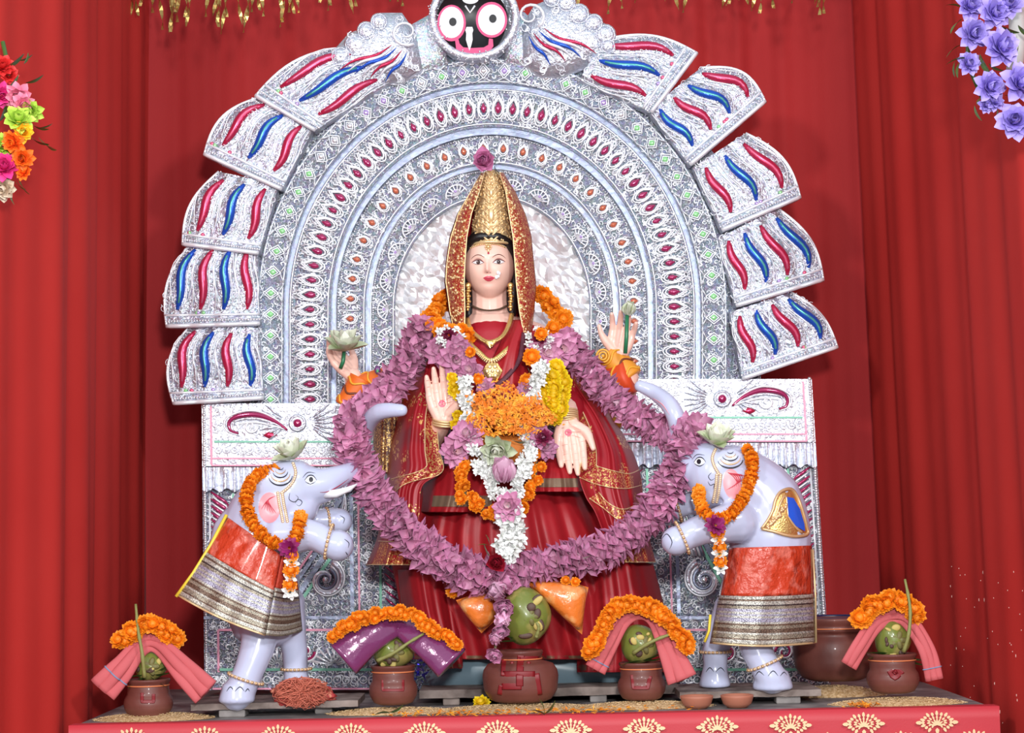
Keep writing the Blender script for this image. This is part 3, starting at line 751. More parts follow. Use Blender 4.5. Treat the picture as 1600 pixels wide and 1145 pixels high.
    for k in range(22):
        u = .05 + k * .043
        for yy, r_ in ((b0 + 13, .008), (1062, .012)):
            c = Q(u, yy, Yp - .018); q = MB(); q.tube([c + V((r_ * math.cos(t), 0, r_ * math.sin(t))) for t in [j * .8 for j in range(8)]], .002, 5, closed=True); q.ell(c, .003, 6, 4); q.build('ring_motif', M_wire, base)
    for (u, sg) in ((.22, 1), (.5, -1), (.78, 1)):
        spiral(u, 1018, .036, .006, 1.3, 0, sg, .004, .003, M_wire, 'scroll', Yp - .02); spiral(u, 1018, .029, .006, 1.1, 0, sg, .005, .003, M_gem_mag, 'scroll', Yp - .02)
    for u in (.36, .64):
        for k in range(9):
            a = .3 + k * .32; c = Q(u, 1040, Yp - .018); q = MB(); q.tube([c + V((math.cos(a) * .01, 0, math.sin(a) * .01)), c + V((math.cos(a) * .075, 0, math.sin(a) * .06))], [.0015, .005], 6); q.build('ray', M_wire, base)
    def smp(ya, yb, ua=.02, ub=.98, Y=Yp): return lambda: Q(random.uniform(ua, ub), random.uniform(ya, yb), Y)
    curl_fill('filigree_ground', base, smp(y0 + 4, y1 - 4, Y=Yp - .012), 350, .009)
    curl_fill('filigree_ground', base, smp(m0, m1), 1300, .009)
    curl_fill('filigree_ground', base, smp(b0, 1072, Y=Yp - .014), 650, .009)
    beads('bead_trim', [(Q(.012, top + (1070 - top) * k / 120, Yp - .01),) for k in range(121)], .006, base)
side_panel(lambda u, y: 315 + (y - 628) * .010 + u * 318, 630, '')
side_panel(lambda u, y: 1268 + (y - 588) * .062 - u * (300 + (y - 588) * .04), 592, '')
# throne core between the panels, mostly behind the drapes
mb = MB(); mb.prism([P(600, 600, .30), P(1000, 600, .30), P(1010, 1078, .30), P(600, 1078, .30)], .05); mb.build('centre_panel', M_foil_dark, BD, False)
curl_fill('filigree_ground', BD, lambda: P(random.uniform(560, 1010), random.uniform(600, 1070), .30), 500, .011)
# ------------------------------------------------------------------ goddess statue
GD = thing('deity_statue', 'seated four-armed goddess statue in red and gold sari, gold crown and veil', 'statue', P(770, 1062, 0.05))
M_sari = mat('red_sari_cloth', (0.34, 0.007, 0.013), 0.5, 0, ('noise', 250, 0.15, 0.002), vary=(5, (0.40, 0.011, 0.018), .3, .7))
M_blouse = mat('crimson_blouse_cloth', (0.40, 0.008, 0.020), 0.5)
def zari_mat(name, base, border, density, dot_scale=42, edges='u', gold=(0.80, 0.50, 0.17)):
    """red net with gold embroidery: rows of small flowers, denser towards the given UV edge"""
    m = bpy.data.materials.new(name); m.use_nodes = True; nt = m.node_tree; L = nt.links; b = nt.nodes['Principled BSDF']
    tc = nt.nodes.new('ShaderNodeTexCoord'); uv = nt.nodes.new('ShaderNodeSeparateXYZ'); L.new(tc.outputs['UV'], uv.inputs[0])
    def M(op, a, b_=None, c=None):
        n = nt.nodes.new('ShaderNodeMath'); n.operation = op
        for i, x in enumerate((a, b_, c)):
            if x is None: continue
            if isinstance(x, (int, float)): n.inputs[i].default_value = x
            else: L.new(x, n.inputs[i])
        return n.outputs[0]
    vo = nt.nodes.new('ShaderNodeTexVoronoi'); vo.inputs['Scale'].default_value = dot_scale; L.new(tc.outputs['Object'], vo.inputs['Vector'])
    vf = nt.nodes.new('ShaderNodeTexVoronoi'); vf.inputs['Scale'].default_value = dot_scale * 2.6; vf.feature = 'SMOOTH_F1'; L.new(tc.outputs['Object'], vf.inputs['Vector'])
    ns = nt.nodes.new('ShaderNodeTexNoise'); ns.inputs['Scale'].default_value = dot_scale * 1.3; ns.inputs['Detail'].default_value = 3; L.new(tc.outputs['Object'], ns.inputs['Vector'])
    vine = M('LESS_THAN', M('ABSOLUTE', M('SUBTRACT', ns.outputs['Fac'], 0.5)), 0.022)
    big = nt.nodes.new('ShaderNodeTexVoronoi'); big.inputs['Scale'].default_value = dot_scale * .30; L.new(tc.outputs['Object'], big.inputs['Vector'])
    cluster = M('LESS_THAN', big.outputs['Distance'], density)
    flower = M('MULTIPLY', cluster, M('LESS_THAN', vf.outputs['Distance'], .34))
    dense = M('MAXIMUM', vine, M('LESS_THAN', vf.outputs['Distance'], .26))
    if edges == 'all': inb = 1.0
    else:
        t = uv.outputs['X'] if edges in ('u', 'u0', 'u1') else uv.outputs['Y']
        lo = M('LESS_THAN', t, border) if edges in ('u', 'u0', 'v', 'v0') else 0.0
        hi = M('GREATER_THAN', t, 1 - border) if edges in ('u', 'u1', 'v', 'v1') else 0.0
        inb = M('MAXIMUM', lo, hi)
    fac = M('MAXIMUM', flower, M('MULTIPLY', inb, dense))
    mx = nt.nodes.new('ShaderNodeMix'); mx.data_type = 'RGBA'; L.new(fac, mx.inputs[0]); mx.inputs[6].default_value = (*base, 1); mx.inputs[7].default_value = (*gold, 1)
    L.new(mx.outputs[2], b.inputs['Base Color']); L.new(M('MULTIPLY', fac, .55), b.inputs['Metallic'])
    b.inputs['Roughness'].default_value = .42; pass
    bp = nt.nodes.new('ShaderNodeBump'); bp.inputs['Strength'].default_value = .6; bp.inputs['Distance'].default_value = .002; L.new(fac, bp.inputs['Height']); L.new(bp.outputs[0], b.inputs['Normal'])
    return m
M_zari = zari_mat('embroidered_veil_edge', (0.36, 0.025, 0.018), 0.2, .30, 60, 'all', (0.80, 0.50, 0.18))
M_drape = zari_mat('embroidered_sari_drape', (0.33, 0.008, 0.016), 0.10, .36, 46, 'none', (0.78, 0.48, 0.18))
M_border = zari_mat('embroidered_border', (0.34, 0.008, 0.016), 0.1, .4, 60, 'all', (0.82, 0.52, 0.18))
M_orange = mat('orange_sleeve_cloth', (0.80, 0.16, 0.015), 0.5)

# hand in its own frame: wrist at origin, fingers up +z, palm to -y, thumb to +x
def hand_chains(L, curl=0.15, spread=0.03, thumb=0.45):
    ch = []
    kx = (-.215, -.075, .070, .212); kz = (.47, .52, .53, .50); ln = (.36, .45, .49, .43)
    for i in range(4):
        for z0 in (0.05,):
            ch.append(([V((kx[i] * .35, .0, -.02)) * L, V((kx[i] * .85, -.01, .25)) * L, V((kx[i], 0, kz[i])) * L], [.105 * L, .095 * L, .078 * L]))
        a = spread * (kx[i] / .2); d1 = V((math.sin(a), -math.sin(curl * .5), math.cos(a))); d2 = V((math.sin(a), -math.sin(curl * 1.4), math.cos(a))); d3 = V((math.sin(a), -math.sin(curl * 2.4), math.cos(a)))
        b = V((kx[i], 0, kz[i])); p1 = b + d1.normalized() * ln[i] * .44; p2 = p1 + d2.normalized() * ln[i] * .30; p3 = p2 + d3.normalized() * ln[i] * .22
        ch.append(([b * L, p1 * L, p2 * L, p3 * L], [.070 * L, .064 * L, .058 * L, .044 * L]))
    t0 = V((.10, -.03, .10)); t1 = V((.30, -.08, .26)); t2 = t1 + V((math.sin(thumb) * .20, -.04, math.cos(thumb) * .20)); t3 = t2 + V((math.sin(thumb * .6) * .15, -.02, math.cos(thumb * .6) * .15))
    ch.append(([t0 * L, t1 * L, t2 * L, t3 * L], [.11 * L, .095 * L, .062 * L, .046 * L]))
    return ch
def basis(origin, up, palm):
    z = V(up).normalized(); y = -(V(palm) - z * V(palm).dot(z)).normalized(); x = y.cross(z)
    return Matrix.Translation(origin) @ Matrix((x, y, z)).transposed().to_4x4()
def add_hand(mb, M, L, mirror=False, **k):
    for pts, rad in hand_chains(L, **k):
        pp = [M @ V((-p.x if mirror else p.x, p.y, p.z)) for p in pts]
        mb.chain(pp, rad, 10, 2)
body = MB()
# torso and neck
body.chain([P(770, 760, .06), P(770, 690, .05), P(770, 600, .03), P(768, 530, .03)], [.15, .115, .135, .11], 20)
body.chain([P(705, 535, .05), P(768, 520, .04), P(838, 535, .05)], [.062, .07, .062], 16)
body.chain([P(766, 520, .02), P(765, 470, .005), P(764, 440, -.005)], [.066, .057, .058], 16)
# upper arms, forearms
wR = P(694, 655, -.16); wL = P(886, 658, -.17)
body.chain([P(700, 540, .05), P(672, 620, .03), P(668, 690, -.02)], [.058, .050, .045], 14)
body.chain([P(668, 690, -.02), P(682, 674, -.10), wR], [.045, .034, .027], 14)
body.chain([P(842, 540, .05), P(875, 610, .03), P(888, 640, -.04)], [.058, .050, .043], 14)
body.chain([P(888, 630, -.04), P(888, 642, -.12), wL], [.042, .034, .027], 14)
add_hand(body, basis(wR + V((0, -.005, 0)), V((-.10, -.10, 1)), V((0, -1, 0))), .165, curl=.10)
add_hand(body, basis(wL + V((0, -.01, 0)), V((.10, -.25, -1)), V((0, -1, -.2))), .172, mirror=True, curl=.10, spread=-.03, thumb=.30)
# rear pair of arms
wB1 = P(552, 588, .04); wB2 = P(965, 556, .06)
body.chain([P(700, 550, .10), P(640, 610, .10), P(566, 622, .07), wB1], [.05, .040, .036, .027], 14)
body.chain([P(842, 550, .10), P(905, 600, .10), P(982, 606, .08), wB2], [.05, .040, .036, .027], 14)
add_hand(body, basis(wB1, V((-.62, -.10, .75)), V((.5, -.55, .6))), .15, curl=.45, spread=.06, thumb=.5)
add_hand(body, basis(wB2, V((.22, -.2, 1)), V((-.1, -1, .25))), .15, mirror=True, curl=.5, spread=.16, thumb=.7)
# head
HO = P(764, 415, -.03)
def head_pt(th, ph):
    """th azimuth (0 = front), ph polar from the top"""
    sx, sy, sz = math.sin(ph) * math.sin(th), -math.sin(ph) * math.cos(th), math.cos(ph)
    x, y, z = .0800 * sx, .092 * sy + .0, .108 * sz
    if z < 0:
        k = -z / .108; x *= 1 - .24 * k ** 2.2; 
        y = y * (1 - .12 * k) - .006 * k if y < 0 else y * (1 - .5 * k)
    fr = max(0, -sy) ** 1.5
    g = lambda a, s_: math.exp(-(a / s_) ** 2)
    d = 0
    d += .0125 * g(x, .0065) * max(0, min(1, (z + .036) / .004)) * max(0, min(1, (.020 - z) / .03)) * (0.35 + .65 * min(1, max(0, (.012 - z) / .040)))
    d += .0065 * g(x, .012) * g(z + .0275, .008)
    d -= .0075 * (g(x - .031, .020) + g(x + .031, .020)) * g(z + .000, .013)
    d += .0035 * (g(x - .031, .014) + g(x + .031, .014)) * g(z + .000, .007)
    d += .004 * (g(x - .030, .022) + g(x + .030, .022)) * g(z - .021, .007)
    d += .0045 * (g(x - .040, .02) + g(x + .040, .02)) * g(z + .036, .02)
    d += .0055 * g(x, .017) * g(z + .0505, .0095)
    d -= .003 * g(x, .02) * g(z + .066, .006)
    d += .008 * g(x, .020) * g(z + .084, .013)
    return V((x, y - d * fr, z))
hm = MB(); NU, NV = 120, 90
vs = [head_pt(2 * math.pi * i / NU, math.pi * j / NV) for j in range(1, NV) for i in range(NU)] + [head_pt(0, 0), head_pt(0, math.pi)]
fs = [((j * NU + i), (j * NU + (i + 1) % NU), ((j + 1) * NU + (i + 1) % NU), ((j + 1) * NU + i)) for j in range(NV - 2) for i in range(NU)]
t_ = (NV - 1) * NU
fs += [(t_, (i + 1) % NU, i) for i in range(NU)] + [(t_ + 1, (NV - 2) * NU + i, (NV - 2) * NU + (i + 1) % NU) for i in range(NU)]
Rz = Matrix.Rotation(math.radians(-3), 3, 'Z') @ Matrix.Rotation(math.radians(-1), 3, 'Y')
vs = [Rz @ p + HO for p in vs]
body.add(vs, fs)
skin = remesh(body, 'body', M_skin, 0.0024, GD, 2)
bvh = BVHTree.FromPolygons([skin.matrix_local @ v.co + GD.location for v in skin.data.vertices], [tuple(p.vertices) for p in skin.data.polygons])
def on_face(x, z, off=.0006):
    """spot on the face, in metres from between the eyes"""
    o = HO + V((x, -.5, z)); h = bvh.ray_cast(o, V((0, 1, 0)), 1.0)
    return (h[0] + V((0, -off, 0))) if h[0] else HO + V((x, -.09, z))
def face_patch(name, outline, m, off, par, sub=10, lift=0.0):
    c = (sum(p[0] for p in outline) / len(outline), sum(p[1] for p in outline) / len(outline)); mb = MB(); vs = []; n = len(outline)
    for k in range(1, sub + 1):
        t = k / sub
        for x, z in outline: vs.append(on_face(c[0] + (x - c[0]) * t, c[1] + (z - c[1]) * t, off + lift * (1 - t * t)))
    vs.append(on_face(*c, off + lift)); fs = [(k * n + i, k * n + (i + 1) % n, (k + 1) * n + (i + 1) % n, (k + 1) * n + i) for k in range(sub - 1) for i in range(n)]
    fs += [(len(vs) - 1, (i + 1) % n, i) for i in range(n)]
    mb.add(vs, fs); return mb.build(name, m, par)
def face_line(name, pts, r, m, par, off=.0006, taper=True):
    sp = [p for p, _ in spline([(x, 0, z) for x, z in pts], 22)]; mb = MB()
    mb.tube([on_face(p.x, p.z, off) for p in sp], [r * (math.sin(math.pi * (j / 21 * .84 + .10)) if taper else 1) for j in range(22)], 6); return mb.build(name, m, par)
M_eyew = mat('eye_white_paint', (0.85, 0.80, 0.80), 0.25, coat=.5); M_iris = mat('brown_iris_paint', (0.06, 0.03, 0.025), 0.2, coat=.8)
M_lip = mat('coral_lip_paint', (0.74, 0.08, 0.13), 0.3, coat=.4); M_line = mat('brown_liner_paint', (0.10, 0.025, 0.02), 0.4); M_hair = mat('black_hair', (0.012, 0.009, 0.009), 0.35, 0, ('noise', 300, .4, .002))
M_blush = mat('bindi_red_paint', (0.45, 0.01, 0.05), .4); M_lid = mat('eyelid_shade_paint', (0.78, 0.36, 0.33), .4)
for sx, cx in ((-1, -.0325), (1, .0315)):
    o = [(cx + sx * x, z + .0005) for x, z in ((-.0180, -.0035), (-.012, .0018), (-.004, .0058), (.003, .0062), (.011, .0038), (.0180, -.0005), (.012, -.0037), (.004, -.0064), (-.004, -.0068), (-.012, -.0056))]
    lid = face_patch('eyelid', [(cx + (x - cx) * 1.12, z * 1.25 + .0022) for x, z in o], M_lid, .0006, skin, 5)
    e = face_patch('eye', o, M_eyew, .0012, skin, 5)
    face_patch('iris', [(cx - sx * .0005 + .0062 * math.cos(a), -.0004 + .0062 * math.sin(a)) for a in [k * .5236 for k in range(12)]], M_iris, .0018, e, 3)
    face_patch('glint', [(cx - .0015 + .0011 * math.cos(a), .0014 + .0011 * math.sin(a)) for a in [k * .785 for k in range(8)]], M_white, .0024, e, 2)
    face_line('eyeliner', [(cx + sx * x, z) for x, z in ((-.0186, -.0035), (-.008, .0052), (.002, .0074), (.012, .0046), (.0205, .0012))], .0016, M_line, e, .0018)
    face_line('lower_liner', [(cx + sx * x, z) for x, z in ((-.0165, -.004), (-.006, -.0060), (.004, -.0062), (.0165, -.001))], .0007, M_line, e, .0016)
    face_line('lid_crease', [(cx + sx * x, z) for x, z in ((-.0150, .0035), (-.004, .0105), (.006, .0105), (.0175, .0045))], .0006, M_line, e, .0010)
    face_line('eyebrow', [(cx + sx * x, z) for x, z in ((-.0200, .0125), (-.010, .0195), (.002, .0228), (.014, .0185), (.022, .0115))], .0012, M_line, skin, .0008)
lips = face_patch('lips', [(-.0185, -.0495), (-.011, -.0458), (-.0038, -.0435), (0, -.0450), (.0038, -.0435), (.011, -.0458), (.0185, -.0495), (.011, -.0565), (.004, -.0598), (-.004, -.0598), (-.011, -.0565)], M_lip, .0006, skin, 6, .0022)
face_line('lip_line', [(-.0172, -.0492), (-.006, -.0502), (0, -.0512), (.006, -.0502), (.0172, -.0492)], .0006, M_line, lips, .0026)
for sx in (-1, 1): face_patch('nostril', [(sx * .0052 + .0018 * math.cos(a), -.0345 + .0009 * math.sin(a)) for a in [k * .785 for k in range(8)]], M_line, .0008, skin, 2)
face_patch('bindi', [(0 + .0032 * math.cos(a), .0262 + .0036 * math.sin(a)) for a in [k * .5236 for k in range(12)]], M_blush, .0012, skin, 3, .001)
# petal stuck to the cheek
mb = MB()
for a in range(5):
    c = on_face(.027 + .005 * math.cos(a * 1.3), -.036 - .0035 * a + .006 * math.sin(a * 2), .004); mb.ell(c, (.005, .002, .006), 8, 5)
mb.build('cheek_jewel', M_white, skin)
# ears and hair
for sx in (-1, 1):
    mb = MB(); mb.tube([HO + V((sx * .0775, .0, .010)), HO + V((sx * .083, .005, .02)), HO + V((sx * .084, .008, -.01)), HO + V((sx * .078, .004, -.035))], [.004, .007, .007, .004], 8); mb.build('ear', M_skin, skin)
mb = MB()
def hair(u, v):
    a = (u - .5) * 2 * 2.2; top = V((0, 0, 0)); zz = .085 - .03 * abs(a) ** 1.2
    r = 1.05 + .05 * v; return HO + V((math.sin(a) * .078 * r, -math.cos(a) * .082 + .012, .058 - .026 * abs(math.sin(a)) ** 2 * 2 + .055 * v))
mb.grid(hair, 40, 8); mb.build('hair', M_hair, skin)
mb = MB()
for sx in (-1, 1):
    mb.chain([HO + V((sx * .060, -.052, .066)), HO + V((sx * .074, -.028, .030)), HO + V((sx * .080, .0, -.02)), HO + V((sx * .072, .025, -.09)), HO + V((sx * .066, .03, -.15))], [.013, .010, .012, .020, .018], 8)
    mb.chain([HO + V((sx * .004, -.079, .080)), HO + V((sx * .030, -.076, .079)), HO + V((sx * .060, -.055, .066))], [.013, .014, .012], 8)
mb.build('hair_strand', M_hair, skin)
for cen, sc_, par in ((basis(wR + V((0, -.005, 0)), V((-.10, -.10, 1)), V((0, -1, 0))), 1, skin), (basis(wL + V((0, -.01, 0)), V((.10, -.25, -1)), V((0, -1, -.2))), -1, skin)):
    L_ = .165 if sc_ == 1 else .172
    mb = MB(); ring = [cen @ V((.0 + .011 * math.cos(a), -.08, .33 * L_ + .011 * math.sin(a))) for a in [k * .5236 for k in range(12)]]
    out = []
    for p in ring + [cen @ V((0, -.08, .33 * L_))]:
        h = bvh.ray_cast(p, V((0, 1, 0)), .3); out.append((h[0] if h[0] else p) + V((0, -.0008, 0)))
    mb.add(out, [(12, (i + 1) % 12, i) for i in range(12)]); mb.build('palm_mark', mat('rose_palm_paint', (0.80, 0.12, 0.20), .4), skin)
    def crease(pts, r=.0006):
        q = []
        for x, z in pts:
            p = cen @ V(((x if sc_ == 1 else -x) * L_, -.08, z * L_)); h = bvh.ray_cast(p, V((0, 1, 0)), .3)
            if h[0]: q.append(h[0] + V((0, -.0002, 0)))
        if len(q) > 2: mb.tube([p for p, _ in spline(q, 10)], r, 4)
    mb = MB()
    crease([(-.26, .36), (-.12, .40), (.08, .40), (.20, .46)]); crease([(-.22, .22), (-.05, .31), (.22, .35)]); crease([(.02, .08), (.06, .20), (.22, .32)])
    for kx_, kz_ in ((-.235, .50), (-.085, .55), (.075, .56), (.225, .53)):
        for dz in (.0, .17, .29): crease([(kx_ - .05, kz_ + dz), (kx_, kz_ + dz - .004), (kx_ + .05, kz_ + dz)], .0005)
    if mb.v: mb.build('palm_creases', M_lid, skin, kind='stuff')

# blouse and lap
mb = MB()
mb.chain([P(770, 770, .05), P(770, 690, .035), P(770, 600, .015), P(768, 545, .015)], [.165, .130, .150, .118], 22)
mb.chain([P(700, 545, .04), P(768, 530, .03), P(842, 545, .04)], [.072, .078, .072], 16)
mb.chain([P(700, 545, .05), P(672, 620, .03), P(666, 672, -.0)], [.070, .064, .058], 14)
mb.chain([P(842, 545, .05), P(875, 610, .03), P(888, 628, -.02)], [.070, .062, .055], 14)
mb.chain([P(888, 628, -.02), P(890, 640, -.08), P(888, 650, -.125)], [.055, .050, .040], 12)
mb.chain([P(740, 494, .03), P(766, 490, .01), P(792, 494, .03)], [.035, .042, .035], 14)
blouse = remesh(mb, 'blouse', M_blouse, .007, GD, 6)
def loft(name, rows, nx_, m, par, fold=(0, 0), seed=0, thick=.003, nv=None, uvw=None):
    """rows: (py, x_left, x_right, Y_left, Y_mid, Y_right)"""
    nv = nv or len(rows) * 7; ks = list(zip(*rows)); mb = MB()
    def samp(v):
        f = v * (len(rows) - 1); i = min(int(f), len(rows) - 2); t = f - i
        r = []
        for c in range(6):
            p0, p1, p2, p3 = rows[max(i - 1, 0)][c], rows[i][c], rows[i + 1][c], rows[min(i + 2, len(rows) - 1)][c]
            r.append(0.5 * (2 * p1 + (p2 - p0) * t + (2 * p0 - 5 * p1 + 4 * p2 - p3) * t * t + (3 * p1 - p0 - 3 * p2 + p3) * t ** 3))
        return r
    def fn(u, v):
        y, xl, xr, a, b_, c = samp(v); q = 4 * u * (1 - u); Y = (a * (1 - u) + c * u) * (1 - q) + b_ * q
        ph = u * fold[1] * 2 * math.pi + seed + 1.6 * noise.noise(V((u * 3, v * 1.2, seed)))
        Y += fold[0] * (math.sin(ph) + .4 * math.sin(2.1 * ph + 1)) * (.35 + .65 * v)
        return P(xl + (xr - xl) * u, y, Y)
    mb.grid(fn, nx_, nv); o = mb.build(name, m, par)
    so = o.modifiers.new('thick', 'SOLIDIFY'); so.thickness = thick; so.offset = 0
    return o, fn
# skirt: two legs worth of pleats, the lap, the hem
sk, skf = loft('sari_skirt', [(748, 655, 925, .0, -.16, .0), (800, 630, 965, .02, -.25, .02), (860, 612, 1000, .03, -.27, .03), (930, 622, 1030, .03, -.255, .03), (1000, 636, 1045, .03, -.23, .03), (1030, 640, 1052, .03, -.22, .03)],
     150, M_sari, GD, (.018, 8), 2)
mb = MB(); mb.grid(lambda u, v: V(skf(u, .935 + .05 * v)) + V((0, -.006, 0)), 150, 3); mb.build('skirt_border', mat('brown_gold_zari_band', (0.22, 0.12, 0.07), .4, .3, ('noise', 400, .4, .002), vary=(30, (.42, .02, .03), .45, .55)), GD)
for LP_ in (loft('skirt_leg_panel', [(890, 622, 700, .0, -.20, -.12), (960, 632, 712, .0, -.22, -.14), (1030, 664, 722, .0, -.23, -.15), (1044, 672, 722, .0, -.23, -.15)], 50, M_sari, GD, (.008, 4), 5),
            loft('skirt_leg_panel', [(880, 905, 1020, -.12, -.22, .0), (960, 905, 1040, -.14, -.24, .0), (1030, 902, 1052, -.15, -.25, .0), (1050, 902, 1052, -.15, -.25, .0)], 60, M_sari, GD, (.010, 5), 8)):
    mb = MB(); mb.grid(lambda u, v: V(LP_[1](u, .74 + .16 * v)) + V((0, -.004, 0)), 50, 3); mb.build('zari_band', MATS['brown_gold_zari_band'], LP_[0])
# peplum tiers with a brown and gold band
for nm, rows, sd in (('peplum', [(728, 668, 770, -.02, -.17, -.20), (765, 660, 772, -.03, -.23, -.25), (800, 655, 765, -.04, -.26, -.28)], 1), ('peplum', [(715, 842, 910, -.20, -.17, -.02), (740, 838, 920, -.25, -.23, -.04), (768, 836, 925, -.28, -.26, -.06)], 4)):
    o, fn = loft(nm, rows, 60, M_sari, GD, (.008, 4), sd)
    mb = MB(); mb.grid(lambda u, v: V(fn(u, .62 + .22 * v)) + V((0, -.004, 0)), 60, 3); mb.build('zari_band', mat('brown_gold_zari', (0.26, 0.17, 0.11), .4, .4, ('noise', 400, .4, .002)), o)

# side drapes of the embroidered veil
dl, dlf = loft('veil_drape', [(545, 655, 698, .06, -.04, -.06), (600, 640, 690, .04, -.11, -.10), (650, 622, 682, .02, -.16, -.13), (700, 610, 686, .0, -.19, -.17), (735, 606, 692, .0, -.21, -.20), (758, 603, 660, .0, -.22, -.22), (800, 596, 655, .0, -.23, -.24), (840, 590, 652, .0, -.23, -.24), (882, 573, 648, .0, -.24, -.23)],
    50, M_drape, GD, (.012, 3), 3)
dr, drf = loft('veil_drape', [(545, 842, 888, -.06, -.02, .06), (600, 872, 918, -.10, -.06, .04), (650, 900, 955, -.12, -.11, .02), (700, 912, 985, -.18, -.16, .0), (740, 905, 1000, -.22, -.20, .0), (775, 915, 1004, -.24, -.22, .0), (800, 930, 1005, -.25, -.23, .0), (840, 945, 1014, -.25, -.23, .0), (878, 955, 1024, -.25, -.23, .0)],
    50, M_drape, GD, (.012, 3), 6)
def hem(fn, pars, w, par):
    """broad embroidered border with a gold cord along a drape's edge; pars: list of (u, v)"""
    mb = MB(); pts = spline([(u, v, 0) for u, v in pars[0]], 60); pin = spline([(u, v, 0) for u, v in pars[1]], 60)
    cl = lambda a: min(max(a, 0), 1)
    mb.grid(lambda u, v: V(fn(cl(pts[int(u * 59)][0].x * (1 - v) + pin[int(u * 59)][0].x * v), cl(pts[int(u * 59)][0].y * (1 - v) + pin[int(u * 59)][0].y * v))) + V((0, -.005, 0)), 59, 4)
    o = mb.build('embroidered_border', M_border, par)
    for q in (pts, pin):
        mb = MB(); mb.tube([V(fn(cl(p.x), cl(p.y))) + V((0, -.007, 0)) for p, _ in q], .0016, 6); mb.build('gold_cord', M_gt, o)
hem(dlf, ([(1, .15), (1, .3), (1, .5)], [(.72, .15), (.72, .3), (.70, .47)]), 0, dl)
hem(dlf, ([(1, .5), (.98, .55), (.5, .62), (.3, .66)], [(.70, .47), (.6, .5), (.3, .55), (.1, .58)]), 0, dl)
hem(dlf, ([(0, 1), (.5, 1), (1, 1)], [(.05, .89), (.5, .89), (1, .86)]), 0, dl)
hem(drf, ([(0, .2), (0, .35), (0, .5)], [(.25, .2), (.25, .35), (.28, .46)]), 0, dr)
hem(drf, ([(0, .52), (.3, .56), (.7, .58), (1, .56)], [(.28, .46), (.5, .48), (.8, .50), (1, .48)]), 0, dr)
hem(drf, ([(.05, .64), (.3, .76), (.6, .80), (1, .74)], [(.25, .60), (.4, .70), (.65, .73), (1, .67)]), 0, dr)
hem(drf, ([(0, 1), (.5, 1), (1, 1)], [(.0, .88), (.5, .86), (1, .87)]), 0, dr)
o, _ = loft('brown_veil_fold', [(645, 590, 622, .03, .0, .0), (690, 584, 625, .03, -.02, .0), (740, 588, 622, .03, -.02, .0)], 16, zari_mat('brown_net_veil', (0.14, 0.04, 0.02), .2, .4, 60, 'all'), GD, (.01, 2), 1)
# diagonal sari pallu over the chest
loft('sari_pallu', [(500, 800, 830, -.06, -.10, -.06), (550, 775, 822, -.13, -.17, -.10), (610, 745, 830, -.16, -.18, -.12), (680, 735, 820, -.16, -.17, -.12)], 24, M_sari, GD, (.005, 4), 1)
mb = MB(); sp = spline([P(818, 520, -.125), P(812, 560, -.165), P(790, 590, -.185), P(760, 612, -.185)], 30); mb.tube([p for p, _ in sp], .008, 8, flat=.4); mb.build('pallu_edge', mat('dark_zari_edge', (0.10, 0.015, 0.03), .5, 0, ('noise', 300, .6, .003)), GD)
# veil over the crown
VR = [(270, 752, 757, 780, 785), (300, 735, 749, 790, 805), (334, 714, 737, 795, 819), (370, 702, 730, 801, 829), (410, 697, 727, 804, 834), (440, 694, 726, 806, 836), (485, 700, 727, 811, 833), (530, 712, 726, 820, 829)]
def vrow(v):
    f = v * (len(VR) - 1); i = min(int(f), len(VR) - 2); t = f - i; return [VR[i][k] * (1 - t) + VR[i + 1][k] * t for k in range(5)]
def veil(u, v, side):
    y, xL, xl, xr, xR = vrow(v); wob = 2.0 * math.sin(v * 14 + u * 3)
    if side == 0: x = xl + (xL - xl) * u; 
    else: x = xr + (xR - xr) * u
    fy = -.125 + .02 * abs(v - .35) if v > .15 else -.095 - .2 * v
    return P(x + wob * .4 * u, y, fy + (.075) * u ** 2)
for side in (0, 1):
    mb = MB(); mb.grid(lambda u, v: veil(u, v, side), 16, 70); o = mb.build('veil_edge', M_zari, GD); so = o.modifiers.new('t', 'SOLIDIFY'); so.thickness = .003
    for u in (0.02, .92 if side == 0 else .70):
        mb = MB(); mb.tube([veil(u, j / 60, side) + V((0, -.002, 0)) for j in range(61)], .0019, 6); mb.build('gold_cord', M_gt, o)
    mb = MB()
    for k in range(190):
        mb.ell(veil(random.uniform(.08, .9 if side == 0 else .66), random.random(), side) + V((0, -.003, 0)), random.uniform(.0022, .0048), 6, 4)
    mb.build('gold_sequins', M_gt, o, kind='stuff')
mb = MB()
def vback(u, v):
    y, xL, xl, xr, xR = vrow(v); a = P(xL, y, -.05); b = P(xR, y, -.05); c = (a + b) / 2; r = (b.x - a.x) / 2; th = math.pi * u
    return V((c.x - r * math.cos(th), c.y + .16 * math.sin(th) * (.3 + .7 * min(v * 3, 1)), a.z * (1 - u) + b.z * u))
mb.grid(vback, 30, 50); o = mb.build('veil', M_drape, GD)
